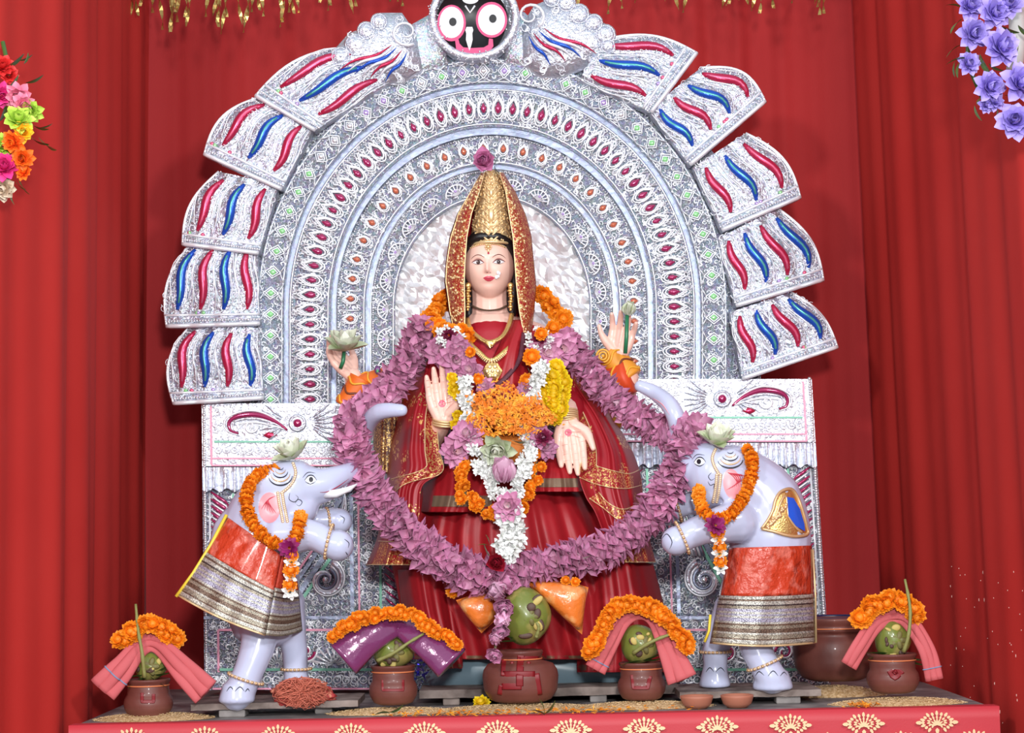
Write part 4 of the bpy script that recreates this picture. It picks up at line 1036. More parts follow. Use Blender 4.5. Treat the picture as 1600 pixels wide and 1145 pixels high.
# crown
crown = MB()
def crn(u, v):
    y = 386 - 116 * v; w = 34 * (1 - v) ** .62 + 9 * v; th = math.pi * (u - .5) * 1.15
    k = .004 * abs(math.sin(u * 40)) * abs(math.sin(v * 26)) ; c = P(767 + 1.0 * math.sin(v * 3), y, -.035)
    r = w * S()
    return c + V((r * math.sin(th), -(r * .55 + .045 + k) * math.cos(th) + .0, -.012 * math.cos(u * 6.28) * (1 - v) * 0))
crown.grid(crn, 90, 70); cr = crown.build('crown', mat('pale_gold', (0.80, 0.56, 0.30), 0.35, 0.55, ('noise', 160, 0.6, 0.004)), GD)
mb = MB()
for k in range(420):
    u, v = random.uniform(.1, .9), random.random() ** 1.1; p = crn(u, v) + V((0, -.002, 0)); mb.ell(p, random.uniform(.0015, .0038), 6, 4)
mb.build('crown_granules', M_gt, cr, kind='stuff')
for k in range(11):
    v = .02 + k * .085; 
    for s_ in (-1, 1):
        mb = MB(); mb.tube([crn(.5 + s_ * (.02 + .32 * t) , min(v + .10 * math.sin(t * 3.1), 1)) + V((0, -.003, 0)) for t in [j / 10 for j in range(11)]], [.0034 * (1 - t * .07) for t in range(11)], 6); mb.build('crown_scroll', M_gt, cr)
mb = MB(); mb.ell(crn(.5, .38) + V((0, -.002, 0)), (.010, .007, .022), 14, 10); mb.ell(crn(.5, .68) + V((0, -.002, 0)), (.006, .005, .014), 12, 8); mb.build('crown_boss', M_gt, cr, kind='stuff')
mb = MB(); mb.tube([crn(.12 + .76 * j / 30, .015 + .05 * math.sin(math.pi * j / 30) * 0) + V((0, -.004, 0)) for j in range(31)], .0042, 8); mb.build('crown_band', M_gt, cr)
# forehead ornament
fo = MB(); fo.tube([on_face(-.056, .050, .004), on_face(-.03, .058, .006), on_face(0, .055, .006), on_face(.03, .058, .006), on_face(.052, .048, .004)], .0022, 6)
for a in range(9): fo.ell(on_face(.0 + .0085 * math.cos(a * .785), .046 + .0085 * math.sin(a * .785), .006), .0030, 6, 4)
fo.ell(on_face(0, .046, .007), .0055, 10, 6); fo.ell(on_face(0, .034, .005), (.003, .003, .006), 8, 5)
for k in range(22):
    t = k / 21; fo.ell(on_face(-.056 + .11 * t, .049 + .008 * math.sin(math.pi * t) , .005), .0024, 6, 4)
fo.build('forehead_jewel', M_gt, GD)
# earrings
for x0 in (731, 798):
    mb = MB(); 
    for k in range(9): mb.ell(P(x0 + random.uniform(-1, 1), 450 + k * 4.2, -.085), (.0075 - .0003 * k + .003 * (k % 2), .005, .005), 8, 5)
    mb.ell(P(x0, 446, -.085), (.010, .006, .010), 12, 6); mb.build('earring', M_gold, GD)
# necklaces
def pend(pts, r, n, m, name, par=GD, jig=0, fl=.5):
    mb = MB(); sp = spline(pts, n); mb.tube([p for p, _ in sp], r, 8, flat=fl); return mb.build(name, m, par), sp
mb = MB()
for p, _ in spline([P(738, 478, -.045), P(750, 483, -.068), P(764, 485, -.075), P(780, 483, -.068), P(791, 478, -.045)], 26): mb.ell(p, .0036, 6, 4)
mb.build('choker', mat('dark_bead_choker', (0.12, 0.07, 0.04), .3, .4), GD)
nk, sp = pend([P(730, 497, -.09), P(735, 514, -.125), P(750, 528, -.155), P(765, 534, -.165), P(784, 526, -.155), P(795, 508, -.125), P(800, 490, -.09)], .0075, 40, M_gold, 'gold_necklace')
mb = MB()
def plate(u, v):
    i = 8 + int(u * 23); p = sp[i][0]; mid = P(766, 545, -.165); return p.lerp(mid, v * .9 * (1 - abs(u - .5) * .9)) + V((0, -.006, 0))
mb.grid(plate, 23, 6); mb.build('necklace_plate', M_gold, nk)
nk2, sp2 = pend([P(727, 510, -.10), P(733, 532, -.14), P(748, 548, -.165), P(767, 562, -.178), P(788, 548, -.165), P(803, 532, -.14), P(810, 505, -.10)], .0055, 60, M_gold, 'gold_fringe_necklace')
for i in range(2, 58):
    mb = MB()
    p, t = sp2[i]; n = V((t.z, 0, -t.x)); n = n if n.z < 0 else -n; mb.ell(p + n * .006 + V((0, -.003, 0)), (.0028, .003, .0028), 6, 4); mb.tube([p, p + n * .013 + V((0, -.004, 0))], [.0022, .0030], 5)
    mb.build('fringe_bead', M_gt, nk2)
mb = MB(); c = P(769.5, 580, -.185); mb.prism([c + V((.031 * math.cos(a) , 0, .029 * math.sin(a))) for a in [math.pi / 6 * 0 + k * math.pi / 3 for k in range(6)]], .006, .005); pd = mb.build('hexagonal_pendant', M_gold, GD, False)
mb = MB()
for k in range(6):
    a = k * math.pi / 3; mb.ell(c + V((.016 * math.cos(a), -.005, .015 * math.sin(a))), (.007, .003, .007), 8, 5)
mb.ell(c + V((0, -.006, 0)), (.006, .004, .006), 8, 5); mb.ell(P(768, 563.5, -.18), (.005, .005, .009), 8, 5); mb.build('pendant_relief', M_gt, pd)
# bangles and armlets
def bangle(c, ax, r, th, m, name='bangle', par=GD):
    M_ = frame(c, ax); mb = MB(); mb.tube([M_ @ V((r * math.cos(a), r * math.sin(a), 0)) for a in [k * .2618 for k in range(24)]], th, 6, closed=True); return mb.build(name, m, par)
axR = (wR - P(682, 674, -.10)).normalized()
for k in range(3): bangle(wR - V((-.002, .004, .002)) + V((.0, 0, -.007 * k)), V((.1, -.25, 1)), .035 + .001 * k, .0032, M_gt)
for k in range(6): bangle(wL + V((-.002 * k, .002, .006 * k - .004)), V((.1, -.25, -1)), .035 + .0015 * k, .0028, M_gt)
# rear sleeves, orange with appliqued scrolls
M_trimy = mat('golden_yellow_trim', (.85, .42, .04), .4); M_trimb = mat('brown_trim', (.20, .05, .02), .5)
for pts, rad, nm, m in (([P(640, 606, .09), P(600, 600, .06), P(562, 612, .03)], [.055, .048], 'orange_sleeve', M_orange), ([P(538, 636, .02), P(556, 610, .02), P(566, 592, .02)], [.034, .042], 'orange_sleeve', M_orange),
                        ([P(905, 596, .10), P(950, 600, .07), P(985, 588, .04)], [.050, .054], 'red_orange_sleeve', mat('red_orange_sleeve', (.72, .07, .015), .5)), ([P(985, 592, .06), P(966, 570, .07), P(952, 556, .08)], [.044, .046], 'yellow_cuff', mat('yellow_orange_cuff', (.80, .32, .03), .5))):
    mb = MB(); sp = spline(pts, 16); mb.tube([p for p, _ in sp], [rad[0] * (1 - j / 15) + rad[-1] * j / 15 for j in range(16)], 18)
    o = mb.build(nm, m, GD)
    for k in range(3):
        M_ = frame(sp[2 + k * 5][0], sp[2 + k * 5][1]); r = rad[0] * (1 - (2 + k * 5) / 15) + rad[-1] * (2 + k * 5) / 15 + .001; mb = MB()
        mb.tube([M_ @ V((r * math.cos(a), r * math.sin(a), .008 * math.sin(a * 4))) for a in [j * .1745 for j in range(36)]], .0036, 6, closed=True)
        mb.build('sleeve_trim', M_trimy if k != 1 else M_trimb, o)
mb = MB(); c = P(942, 556, .03)
for r in (.020, .012): mb.tube([c + V((r * math.cos(a), 0, r * math.sin(a))) for a in [k * .2618 for k in range(24)]], .0035, 6, closed=True)
mb.ell(c, (.006, .005, .006), 10, 6); mb.build('sleeve_rosette', M_trimy, GD)
for x, y in ((565, 598), (590, 578)): 
    mb = MB(); mb.ell(P(x, y, -.005), (.010, .004, .014), 10, 6); pe = mb.build('peacock_eye', mat('violet_eye_paint', (.16, .05, .18), .3), GD)
    mb = MB(); mb.ell(P(x, y + 2, -.010), (.005, .003, .006), 8, 5); mb.build('eye_spot', mat('green_spot_paint', (.08, .40, .15), .3), pe)
mb = MB(); mb.chain([P(918, 645, .05), P(940, 655, .04), P(958, 660, .03)], [.035, .04, .03], 12); mb.build('yellow_waist_scarf', mat('mustard_cloth', (.62, .33, .02), .5, 0, ('noise', 60, .5, .004)), GD)
# pale blue pedestal
M_base = mat('slate_blue_paint', (0.17, 0.25, 0.30), .35, coat=.2)
mb = MB()
pts = [(655, 1078), (668, 1052), (700, 1020), (740, 1005), (900, 1008), (1000, 1030), (1055, 1052), (1068, 1078)]
mb.prism([P(x, y, -.045) for x, y in pts], .25, .06); mb.build('pedestal', M_base, GD)
# ------------------------------------------------------------------ flowers
def petal(mb, ang, tilt, l, w, cup, c0, c1, base=0.004, nl=5, nw=3, tipup=0.0, sharp=.7, z0=0.0):
    """petal leaving the axis at 'ang', 'tilt' from the axis (0 = closed bud, 90 = flat)"""
    n = len(mb.v); ca, sa = math.cos(ang), math.sin(ang)
    for j in range(nl + 1):
        t = j / nl; tl = math.radians(tilt) + tipup * t
        r = base + l * t * math.sin(tl); z = z0 + l * t * math.cos(tl); wd = w * (math.sin(math.pi * min(t * .80 + .16, 1)) ** sharp) * (1 - .85 * max(0, t - .8) / .2)
        for i in range(nw + 1):
            s_ = i / nw * 2 - 1; k = cup * wd * s_ * s_
            mb.v.append(V((ca * (r - k * math.cos(tl)) - sa * wd * s_, sa * (r - k * math.cos(tl)) + ca * wd * s_, z + k * math.sin(tl))))
            mb.c.append(tuple(c0[q] * (1 - t) + c1[q] * t for q in range(3)))
    for j in range(nl):
        for i in range(nw):
            a = n + j * (nw + 1) + i; mb.f.append((a, a + 1, a + nw + 2, a + nw + 1)); mb.m.append(0)
def flower(name, m, rings, seed=0, centre=None):
    """rings: (count, tilt, length, width, cup, base colour, tip colour, tipup)"""
    mb = MB(); mb.c = []; r_ = random.Random(seed)
    for k, (n, tilt, l, w, cup, c0, c1, tu) in enumerate(rings):
        for i in range(n):
            petal(mb, 2 * math.pi * (i + .5 * (k % 2)) / n + r_.uniform(-.15, .15), tilt + r_.uniform(-9, 9), l * r_.uniform(.85, 1.12), w, cup, c0, c1, tipup=tu + r_.uniform(-.15, .15))
    if centre:
        n0 = len(mb.v); mb.ell((0, 0, centre[1]), centre[0], 8, 5); mb.c += [centre[2]] * (len(mb.v) - n0)
    return mb.data(name, m)
M_pet = mat('lotus_petal', (1, 1, 1), 0.45, attr=True, rand=0.16)
M_mari = mat('marigold_petal', (1, 1, 1), 0.6, attr=True, rand=0.07)
M_wpet = mat('white_petal', (1, 1, 1), 0.5, attr=True, rand=0.05)
LP0, LP1, LP2 = (.74, .44, .56), (.52, .17, .33), (.80, .48, .64)
lotus = [flower('lotus', M_pet, [(9, 98, .062, .0185, .55, LP0, LP1, .25), (9, 76, .062, .020, .6, LP0, LP1, .0), (8, 54, .056, .019, .7, LP2, LP1, -.15), (5, 30, .046, .016, .8, (.8, .6, .6), LP2, -.2)], s) for s in range(4)]
lotus_open = flower('lotus', M_pet, [(8, 60, .042, .017, .7, LP0, LP1, -.4), (7, 38, .040, .017, .8, LP2, LP1, -.4), (6, 18, .036, .016, .9, LP2, LP2, -.3)], 9)
bud_big = flower('lotus', M_pet, [(7, 42, .050, .024, .9, LP1, LP2, -.55), (6, 26, .048, .022, 1.0, LP2, LP2, -.5), (5, 10, .042, .018, 1.1, LP2, LP2, -.3)], 11)
OR0, OR1 = (.78, .17, .002), (.92, .30, .006)
marig = [flower('marigold', M_mari, [(12, 105, .017, .0065, .3, OR0, OR1, .2), (12, 85, .018, .0065, .3, OR0, OR1, -.2), (11, 62, .018, .0062, .3, OR0, OR1, -.2), (9, 42, .0175, .006, .3, OR0, OR1, -.2), (7, 22, .0165, .0055, .3, OR0, OR1, -.2), (3, 6, .015, .005, .3, OR0, OR1, 0)], s, ((.010, .010, .010), .006, (.84, .24, .004))) for s in range(3)]
YE0, YE1 = (.72, .44, .002), (.92, .70, .01)
yellow = [flower('chrysanthemum', M_mari, [(12, 105, .016, .006, .3, YE0, YE1, .2), (12, 82, .017, .006, .3, YE0, YE1, -.2), (11, 60, .017, .006, .3, YE0, YE1, -.2), (8, 36, .016, .0055, .3, YE0, YE1, -.2), (5, 14, .015, .005, .3, YE0, YE1, -.1)], s, ((.010, .010, .010), .006, YE0)) for s in range(2)]
W0, W1 = (.84, .85, .80), (.97, .97, .97)
tube_fl = [flower('tuberose', M_wpet, [(6, 78, .019, .0062, .4, W0, W1, .1), (6, 50, .018, .006, .5, W0, W1, -.2), (3, 20, .013, .005, .5, W0, W1, 0)], s) for s in range(3)]
white_lotus = flower('white_lotus', M_wpet, [(8, 70, .050, .017, .6, (.5, .58, .34), (.62, .66, .48), -.2), (8, 48, .052, .017, .7, (.6, .64, .44), (.80, .82, .68), -.3), (6, 26, .046, .015, .8, (.7, .72, .55), (.85, .86, .75), -.3)], 3)
white_bud = flower('white_lotus', M_wpet, [(6, 45, .036, .019, 1.0, (.45, .50, .30), (.55, .60, .42), -.7), (6, 25, .036, .017, 1.1, (.55, .58, .42), (.66, .68, .55), -.6), (5, 8, .034, .014, 1.1, (.6, .6, .5), (.7, .7, .62), -.3)], 5)
D0, D1 = (.14, .004, .03), (.22, .01, .06)
dark_fl = flower('dark_chrysanthemum', M_mari, [(11, 85, .024, .007, .3, D0, D1, 0), (10, 60, .021, .006, .3, D0, D1, -.2), (7, 30, .017, .006, .3, D0, D1, -.2)], 2)
mag_fl = flower('magenta_aster', M_mari, [(11, 85, .026, .008, .3, (.18, .004, .06), (.30, .01, .13), 0), (9, 50, .022, .007, .3, (.2, .004, .08), (.34, .01, .15), -.2)], 2)
rose_m = flower('red_rose', M_mari, [(6, 62, .032, .019, .7, (.25, .002, .01), (.42, .006, .03), -.3), (5, 40, .030, .018, .9, (.25, .002, .01), (.42, .006, .03), -.4), (5, 20, .026, .015, 1.0, (.2, .002, .01), (.38, .006, .03), -.3), (3, 5, .022, .010, 1.1, (.2, .002, .01), (.3, .004, .02), 0)], 4)
pink_rose = flower('pink_rose', M_pet, [(7, 68, .034, .019, .7, (.55, .16, .34), (.66, .26, .46), -.3), (6, 45, .032, .018, .9, (.5, .12, .3), (.62, .22, .42), -.4), (5, 22, .027, .015, 1.0, (.45, .1, .26), (.6, .2, .4), -.3), (3, 5, .022, .010, 1.1, (.4, .08, .22), (.5, .14, .3), 0)], 4)
M_leaf = mat('green_leaf', (0.07, 0.16, 0.03), 0.4, 0, ('noise', 90, .3, .002), rand=.25, coat=.2)
M_leafp = mat('pale_green_leaf', (0.30, 0.38, 0.24), 0.5, rand=.15)
def leaf_mesh(l, w, bend=.3, nl=8, name='leaf', m=None, lobes=0):
    mb = MB()
    def fn(u, v):
        s_ = u * 2 - 1; wd = w * math.sin(math.pi * min(v * .93 + .04, 1)) ** .8 * (1 - .25 * v) * (1 + (.25 * math.sin(v * 6.28 * lobes) if lobes else 0))
        return V((wd * s_, -bend * l * v * v + .18 * wd * abs(s_) - .002, l * v))
    mb.grid(fn, 4, nl); return mb.data(name, m or M_leaf)
leaf_m = leaf_mesh(.06, .017); mango_m = leaf_mesh(.11, .017, .12); betel_m = leaf_mesh(.055, .027, .2, m=M_leafp)

def rot_rand(M, a=.6):
    return M @ Matrix.Rotation(random.uniform(-a, a), 4, 'X') @ Matrix.Rotation(random.uniform(-a, a), 4, 'Y') @ Matrix.Rotation(random.uniform(0, 6.28), 4, 'Z')
def garland(name, label, path, meshes, pitch, scale=1.0, mode='bead', jit=.5, closed=False, group=None, radial=0.0, cord=.004, sc_fn=None):
    """cord plus one child per flower; mode 'face' turns the flowers to the viewer, 'axis' strings them along the cord"""
    pts = [P(*p) for p in path]; L_ = curve_len(pts); n = max(2, int(L_ / pitch)); sp = spline(pts, n, closed)
    g = thing(name, label, 'garland', sum((p for p, _ in sp), V((0, 0, 0))) / n, group)
    mb = MB(); mb.tube([p for p, _ in spline(pts, max(n, 12), closed)], cord, 6); mb.build('cord', mat('garland_cord', (.12, .10, .05), .8), g)
    for i, (p, t) in enumerate(sp):
        me = meshes[i % len(meshes)]; nm = me.name.split('.')[0]; sc = scale * random.uniform(.9, 1.1) * (sc_fn(i / n) if sc_fn else 1)
        if mode == 'face': M_ = rot_rand(frame(p + V((random.uniform(-1, 1) * radial, random.uniform(-1, 0) * radial, random.uniform(-1, 1) * radial)), V((random.uniform(-jit, jit), -1, random.uniform(-jit, jit))), V((0, 0, 1)), sc), .25)
        else: M_ = rot_rand(frame(p, t * (1 if i % 5 else -1) + V((random.uniform(-.2, .2), random.uniform(-.35, .0), random.uniform(-.2, .2))), V((0, -1, 0)), sc), jit * .4)
        put(me, nm, g, M_)
    return g
# the great lotus garland held out by both trunks
garland('lotus_garland', 'huge loop garland of mauve-pink lotus flowers hung over statue and trunks',
        [(660, 512, -.05), (640, 560, -.10), (615, 600, -.14), (578, 636, -.21), (548, 668, -.30), (558, 722, -.34), (588, 775, -.31), (628, 825, -.33), (680, 868, -.35), (735, 896, -.37), (782, 905, -.38),
         (835, 886, -.37), (890, 874, -.36), (945, 860, -.35), (990, 830, -.34), (1028, 790, -.34), (1052, 745, -.36), (1070, 706, -.36), (1090, 672, -.33), (1050, 680, -.20), (1010, 662, -.16), (958, 622, -.12), (915, 575, -.09), (884, 532, -.05)],
        lotus, .0235, 1.0, 'axis', .9, cord=.008, sc_fn=lambda t: .86 + .16 * math.sin(math.pi * min(1, t * 1.25)))
tail = garland('lotus_tail_string', 'short hanging string of mauve lotus flowers above the round pot',
        [(782, 912, -.42), (786, 945, -.47), (778, 985, -.52), (773, 1018, -.55)], [lotus_open, bud_big], .032, 1.1, 'face', .5, cord=.004, sc_fn=lambda t: 1.15 - .45 * t)
# marigold chains
garland('marigold_shoulder_string', 'thick orange marigold chain curving over the shoulder beside the raised hand', [(728, 520, -.13), (700, 520, -.12), (676, 500, -.03), (682, 480, .03), (700, 465, .07)], marig, .020, 1.35, 'face', .6, radial=.012)
garland('marigold_shoulder_string', 'thick orange marigold chain curving over the shoulder beside the green stem', [(836, 462, .07), (862, 476, .03), (878, 500, -.01), (868, 520, -.05)], marig, .016, 1.35, 'face', .6, radial=.012)
garland('marigold_loop', 'orange marigold loop hanging low across the lap', [(722, 728, -.27), (722, 760, -.30), (740, 785, -.32), (765, 800, -.33), (800, 802, -.33), (822, 778, -.32), (836, 745, -.30), (838, 715, -.27)], marig, .0105, .85, 'face', .8, radial=.016)
# white tuberose strings
garland('tuberose_string', 'white tuberose string running down from beside the raised palm', [(724, 592, -.25), (728, 625, -.26), (733, 660, -.27), (742, 690, -.29), (752, 720, -.32), (768, 752, -.35), (786, 775, -.37), (800, 790, -.37)], tube_fl, .0050, .85, 'face', 1.3, radial=.017)
garland('tuberose_string', 'white tuberose string running down beside the yellow flower block', [(850, 570, -.24), (836, 600, -.25), (828, 640, -.26), (822, 672, -.27), (826, 700, -.29), (820, 730, -.32), (808, 760, -.35), (800, 780, -.37)], tube_fl, .0050, .85, 'face', 1.3, radial=.015)
garland('tuberose_tassel', 'white tuberose tassel hanging over the skirt above the red rose', [(790, 805, -.38), (800, 822, -.39), (796, 845, -.40), (786, 865, -.41)], tube_fl, .0035, 1.1, 'face', 1.3, radial=.026)
# yellow chrysanthemum block
garland('yellow_flower_block', 'dense bright yellow chrysanthemum block above the lowered hand', [(866, 575, -.20), (878, 590, -.20), (880, 615, -.20), (874, 640, -.21), (860, 655, -.22), (850, 640, -.22), (848, 610, -.21), (856, 585, -.21), (866, 600, -.22), (864, 630, -.23)], yellow, .0085, 1.15, 'face', .5, radial=.006)
garland('yellow_flower_string', 'narrow yellow chrysanthemum string between raised palm and white flowers', [(706, 592, -.22), (714, 615, -.22), (742, 640, -.21), (716, 648, -.22), (712, 660, -.22)], yellow, .016, .9, 'face', .5, radial=.006)
# loose blooms resting on the chest and lap
M_op = mat('loose_orange_petals', (.80, .20, .006), .6, vary=(45, (.92, .42, .03), .45, .6))
def bloom(me, x, y, Y, s, label, cat='flower', face=V((0, -1, .1)), jit=.3, group=None, name=None):
    M_ = rot_rand(frame(P(x, y, Y), face, V((0, 0, 1)), s), jit)
    o = put(me, name or me.name.split('.')[0], None, M_, label=label, cat=cat)
    if group: o['group'] = group
    return o
B = bloom
for x, y, Y, s, l in ((690, 548, -.16, .85, 'mauve lotus at the shoulder above the raised palm'), (712, 560, -.20, .9, 'mauve lotus just above the raised fingertips'), (735, 580, -.22, .7, 'mauve lotus left of the hexagonal pendant'), (758, 604, -.23, .5, 'small mauve lotus below the hexagonal pendant'),
                   (716, 545, -.20, .7, 'mauve lotus under the dark shoulder flower'), (852, 548, -.18, .9, 'mauve lotus above the yellow block'), (878, 545, -.15, .85, 'mauve lotus outward of the yellow block'), (822, 608, -.24, .5, 'small mauve lotus between orange ball and white string'),
                   (730, 680, -.29, .85, 'mauve lotus on the waist beside the white string'), (712, 705, -.27, .8, 'mauve lotus at the waist nearest the veil corner'), (742, 666, -.29, .55, 'small faded lotus by the orange petals'), (840, 680, -.28, .7, 'mauve lotus under the dark waist flower'), (852, 700, -.26, .6, 'mauve lotus at the waist beside the lowered fingers'),
                   (795, 792, -.40, .75, 'mauve lotus joining the white strings at the lap')):
    B(lotus[int(x) % 4], x, y, Y, s, l)
for q, (x, y) in enumerate(((701, 524), (843, 530))):
    g = thing('flower_cluster', ('dark maroon chrysanthemum ringed with white blooms on the shoulder above the raised palm', 'dark maroon chrysanthemum ringed with white blooms above the yellow block')[q], 'flower', P(x, y, -.20))
    put(dark_fl, 'dark_chrysanthemum', g, rot_rand(frame(P(x, y, -.20), (0, -1, .1), V((0, 0, 1)), 1.05), .3))
    for k in range(12):
        a = k * .9; put(tube_fl[k % 3], 'tuberose', g, rot_rand(frame(P(x + random.uniform(14, 22) * math.cos(a), y + random.uniform(12, 18) * math.sin(a), -.205), (0, -1, 0), V((0, 0, 1)), .6), .7))
B(dark_fl, 849, 683, -.30, 1.1, 'dark maroon chrysanthemum at the waist by the white string')
for x, y, s, l in ((830, 558, 1.35, 'large single marigold above the green leaf on the chest'), (823, 595, 1.15, 'single marigold below the green leaf on the chest'), (747, 592, .9, 'single marigold beside the hexagonal pendant'), (735, 550, .8, 'single marigold beside the fringed necklace'), (845, 522, 1.0, 'single marigold beside the maroon shoulder flower'),
                   (720, 685, .65, 'small marigold on the mauve lotus at the waist'), (808, 716, .8, 'marigold beside the big upright lotus'), (708, 924, 1.0, 'single marigold stuck on the skirt above the orange packet')):
    B(marig[int(x) % 3], x, y, -.24 if y < 900 else -.32, s, l)
for x, y, n_ in ((884, 907, 4), (899, 909, 4)): B(marig[0], x, y, -.40, .7, 'small marigold at the top of the orange packet' if x < 890 else 'small marigold with a twig on the orange packet')
B(bud_big, 787, 752, -.40, 1.45, 'big upright pink lotus bud on the lap', face=V((.1, -.5, 1)), jit=.1)
B(white_lotus, 780, 700, -.33, 1.15, 'greenish white lotus lying across the waist', face=V((0, -1, -.2)))
B(rose_m, 775, 880, -.45, 1.05, 'deep red rose at the middle of the lotus garland', face=V((.1, -1, .2)), jit=.1)
B(pink_rose, 757, 252, -.12, 1.25, 'pink rose fixed to the tip of the crown', face=V((-.15, -1, .1)), jit=.1)
g = thing('leaf_sprig', 'small dark green sprig behind the rose on the crown', 'leaf', P(772, 262, -.10))
for dx, dz in ((.35, 1), (.7, .9), (.25, -1), (.0, -1)): put(leaf_m, 'leaflet', g, frame(P(772, 258, -.10), V((dx, -.2, dz)), V((0, -1, 0)), .55))
for x, y, Y, dx, dz, s, l in ((768, 700, -.34, -.35, -1, 1.0, 'pale green betel leaf hanging beside the big lotus bud'), (800, 688, -.33, .5, -.2, .8, 'pale green leaf above the white lotus'), (790, 662, -.31, 1, -.2, .8, 'grey green leaf on the orange petals'), (772, 626, -.30, -.4, -.7, .6, 'pale leaf at the top of the orange petals'),
                              (1050 - 140, 872, -.44, 1, .1, .5, 'pale leaf on the lower right of the lotus garland'), (756, 850, -.43, .2, -.7, .9, 'pale leaf beside the white tassel')):
    put(betel_m, 'betel_leaf', None, frame(P(x, y, Y), V((dx, -.3, dz)), V((0, -1, 0)), s), label=l, cat='leaf')
for x, y, s, l in ((795, 633, .8, 'dark green leaf on the orange petals of the chest'), (828, 585, .5, 'dark green leaf between two chest marigolds'), (765, 852, .8, 'dark green leaf by the white tassel above the rose')):
    g = thing('leaf_sprig', l, 'leaf', P(x, y, -.31 if y < 700 else -.47))
    for a in (-1.1, 0, 1.2): put(leaf_m, 'leaflet', g, frame(P(x, y, -.30 if y < 700 else -.46), V((math.sin(a), -.3, math.cos(a) * .8)), V((0, -1, 0)), s * .7))
# bed of torn orange petals on the chest
mb = MB()
for k in range(1500):
    a = random.uniform(0, 6.28); r = random.random() ** .6 * (.92 + .16 * math.sin(3 * a + 1) + .10 * math.sin(7 * a)) * (1 + .25 * (random.random() < .08)); x = 790 + 70 * r * math.cos(a) + 4; y = 645 + 42 * r * math.sin(a); c = P(x, y, -.300 - .025 * (1 - r * r) + random.uniform(-.008, .004))
    d = V((random.uniform(-1, 1), random.uniform(-.7, .2), random.uniform(-1, 1))).normalized() * .008; n_ = V((d.z, .2 * d.x, -d.x)) * .35; mb.add([c - d, c + n_, c + d, c - n_ + V((0, -.001, 0))], [(0, 1, 2, 3)])
pb = mb.build('petal_bed', M_op, None, False, label='heap of torn orange marigold petals on the chest', cat='petals', kind='stuff')
mb = MB(); mb.chain([P(745, 640, -.235), P(795, 650, -.245), P(842, 650, -.235)], [.040, .052, .040], 14); mb.chain([P(740, 700, -.22), P(790, 705, -.24), P(840, 695, -.22)], [.04, .05, .04], 14)
mb.build('petal_mass', mat('petal_cluster_ground', (.55, .16, .02), .7, 0, ('noise', 80, .8, .006)), pb, kind='stuff')
# lotuses held in the rear hands
def held(me, x, y, Y, s, stem, label):
    g = thing('held_lotus', label, 'flower', P(x, y, Y)); put(me, 'lotus_bloom', g, rot_rand(frame(P(x, y, Y), V((0, -.45, 1)), V((0, -1, 0)), s), .1))
    mb = MB(); mb.tube([P(*q) for q in stem], .0065, 8); mb.build('stem', mat('green_stem_paint', (.03, .20, .09), .35), g)
    return g
held(white_lotus, 538, 548, -.05, 1.4, [(538, 546, -.02), (536, 565, -.03), (532, 575, -.02)], 'cream white lotus held by the upper hand near the orange sleeve')
held(white_bud, 982, 492, -.03, 1.15, [(980, 492, -.03), (979, 525, -.04), (977, 552, -.03)], 'pale green lotus bud on a green stem in the far upper hand')

# ------------------------------------------------------------------ elephants
M_blackline = mat('black_line_paint', (0.012, 0.01, 0.02), .4); M_earpink = mat('pink_ear_paint', (0.85, 0.32, 0.36), .35); M_hoofgold = mat('gold_ankle_trim', (.75, .48, .25), .35, .5)
def stripes_mat(name, bands, fine=80):
    m = bpy.data.materials.new(name); m.use_nodes = True; nt = m.node_tree; L = nt.links; b = nt.nodes['Principled BSDF']
    tc = nt.nodes.new('ShaderNodeTexCoord'); s_ = nt.nodes.new('ShaderNodeSeparateXYZ'); L.new(tc.outputs['UV'], s_.inputs[0])
    r = nt.nodes.new('ShaderNodeValToRGB'); r.color_ramp.interpolation = 'CONSTANT'; e = r.color_ramp.elements
    e[0].position = 0; e[0].color = (*bands[0][1], 1); e[1].position = bands[1][0]; e[1].color = (*bands[1][1], 1)
    for p, c in bands[2:]: q = e.new(p); q.color = (*c, 1)
    L.new(s_.outputs['Y'], r.inputs[0])
    mp = nt.nodes.new('ShaderNodeMapping'); mp.inputs['Scale'].default_value = (fine, fine * .45, 1); L.new(tc.outputs['UV'], mp.inputs[0])
    v = nt.nodes.new('ShaderNodeTexVoronoi'); v.inputs['Scale'].default_value = 1; L.new(mp.outputs[0], v.inputs['Vector'])
    mx = nt.nodes.new('ShaderNodeMix'); mx.data_type = 'RGBA'; mx.blend_type = 'MULTIPLY'; mx.inputs[0].default_value = .75; L.new(r.outputs[0], mx.inputs[6]); rp = nt.nodes.new('ShaderNodeValToRGB'); rp.color_ramp.elements[0].color = (1.5, 1.5, 1.5, 1); rp.color_ramp.elements[1].color = (.3, .28, .3, 1); rp.color_ramp.elements[1].position = .8; L.new(v.outputs['Distance'], rp.inputs[0]); L.new(rp.outputs[0], mx.inputs[7]); L.new(mx.outputs[2], b.inputs['Base Color'])
    b.inputs['Metallic'].default_value = .35; b.inputs['Roughness'].default_value = .35
    bp = nt.nodes.new('ShaderNodeBump'); bp.inputs['Strength'].default_value = .5; bp.inputs['Distance'].default_value = .002; L.new(v.outputs['Distance'], bp.inputs['Height']); L.new(bp.outputs[0], b.inputs['Normal'])
    return m
SI, BR, GR, LI, DK = (.62, .60, .52), (.20, .13, .09), (.42, .37, .28), (.48, .46, .58), (.10, .08, .08)
M_broc = stripes_mat('silver_brown_brocade', [(0, SI), (.06, BR), (.10, SI), (.17, DK), (.20, GR), (.26, LI), (.32, SI), (.36, LI), (.40, SI), (.44, LI), (.52, SI), (.56, BR), (.60, GR), (.66, BR), (.74, SI), (.78, GR), (.86, BR), (.89, SI), (.95, GR)])
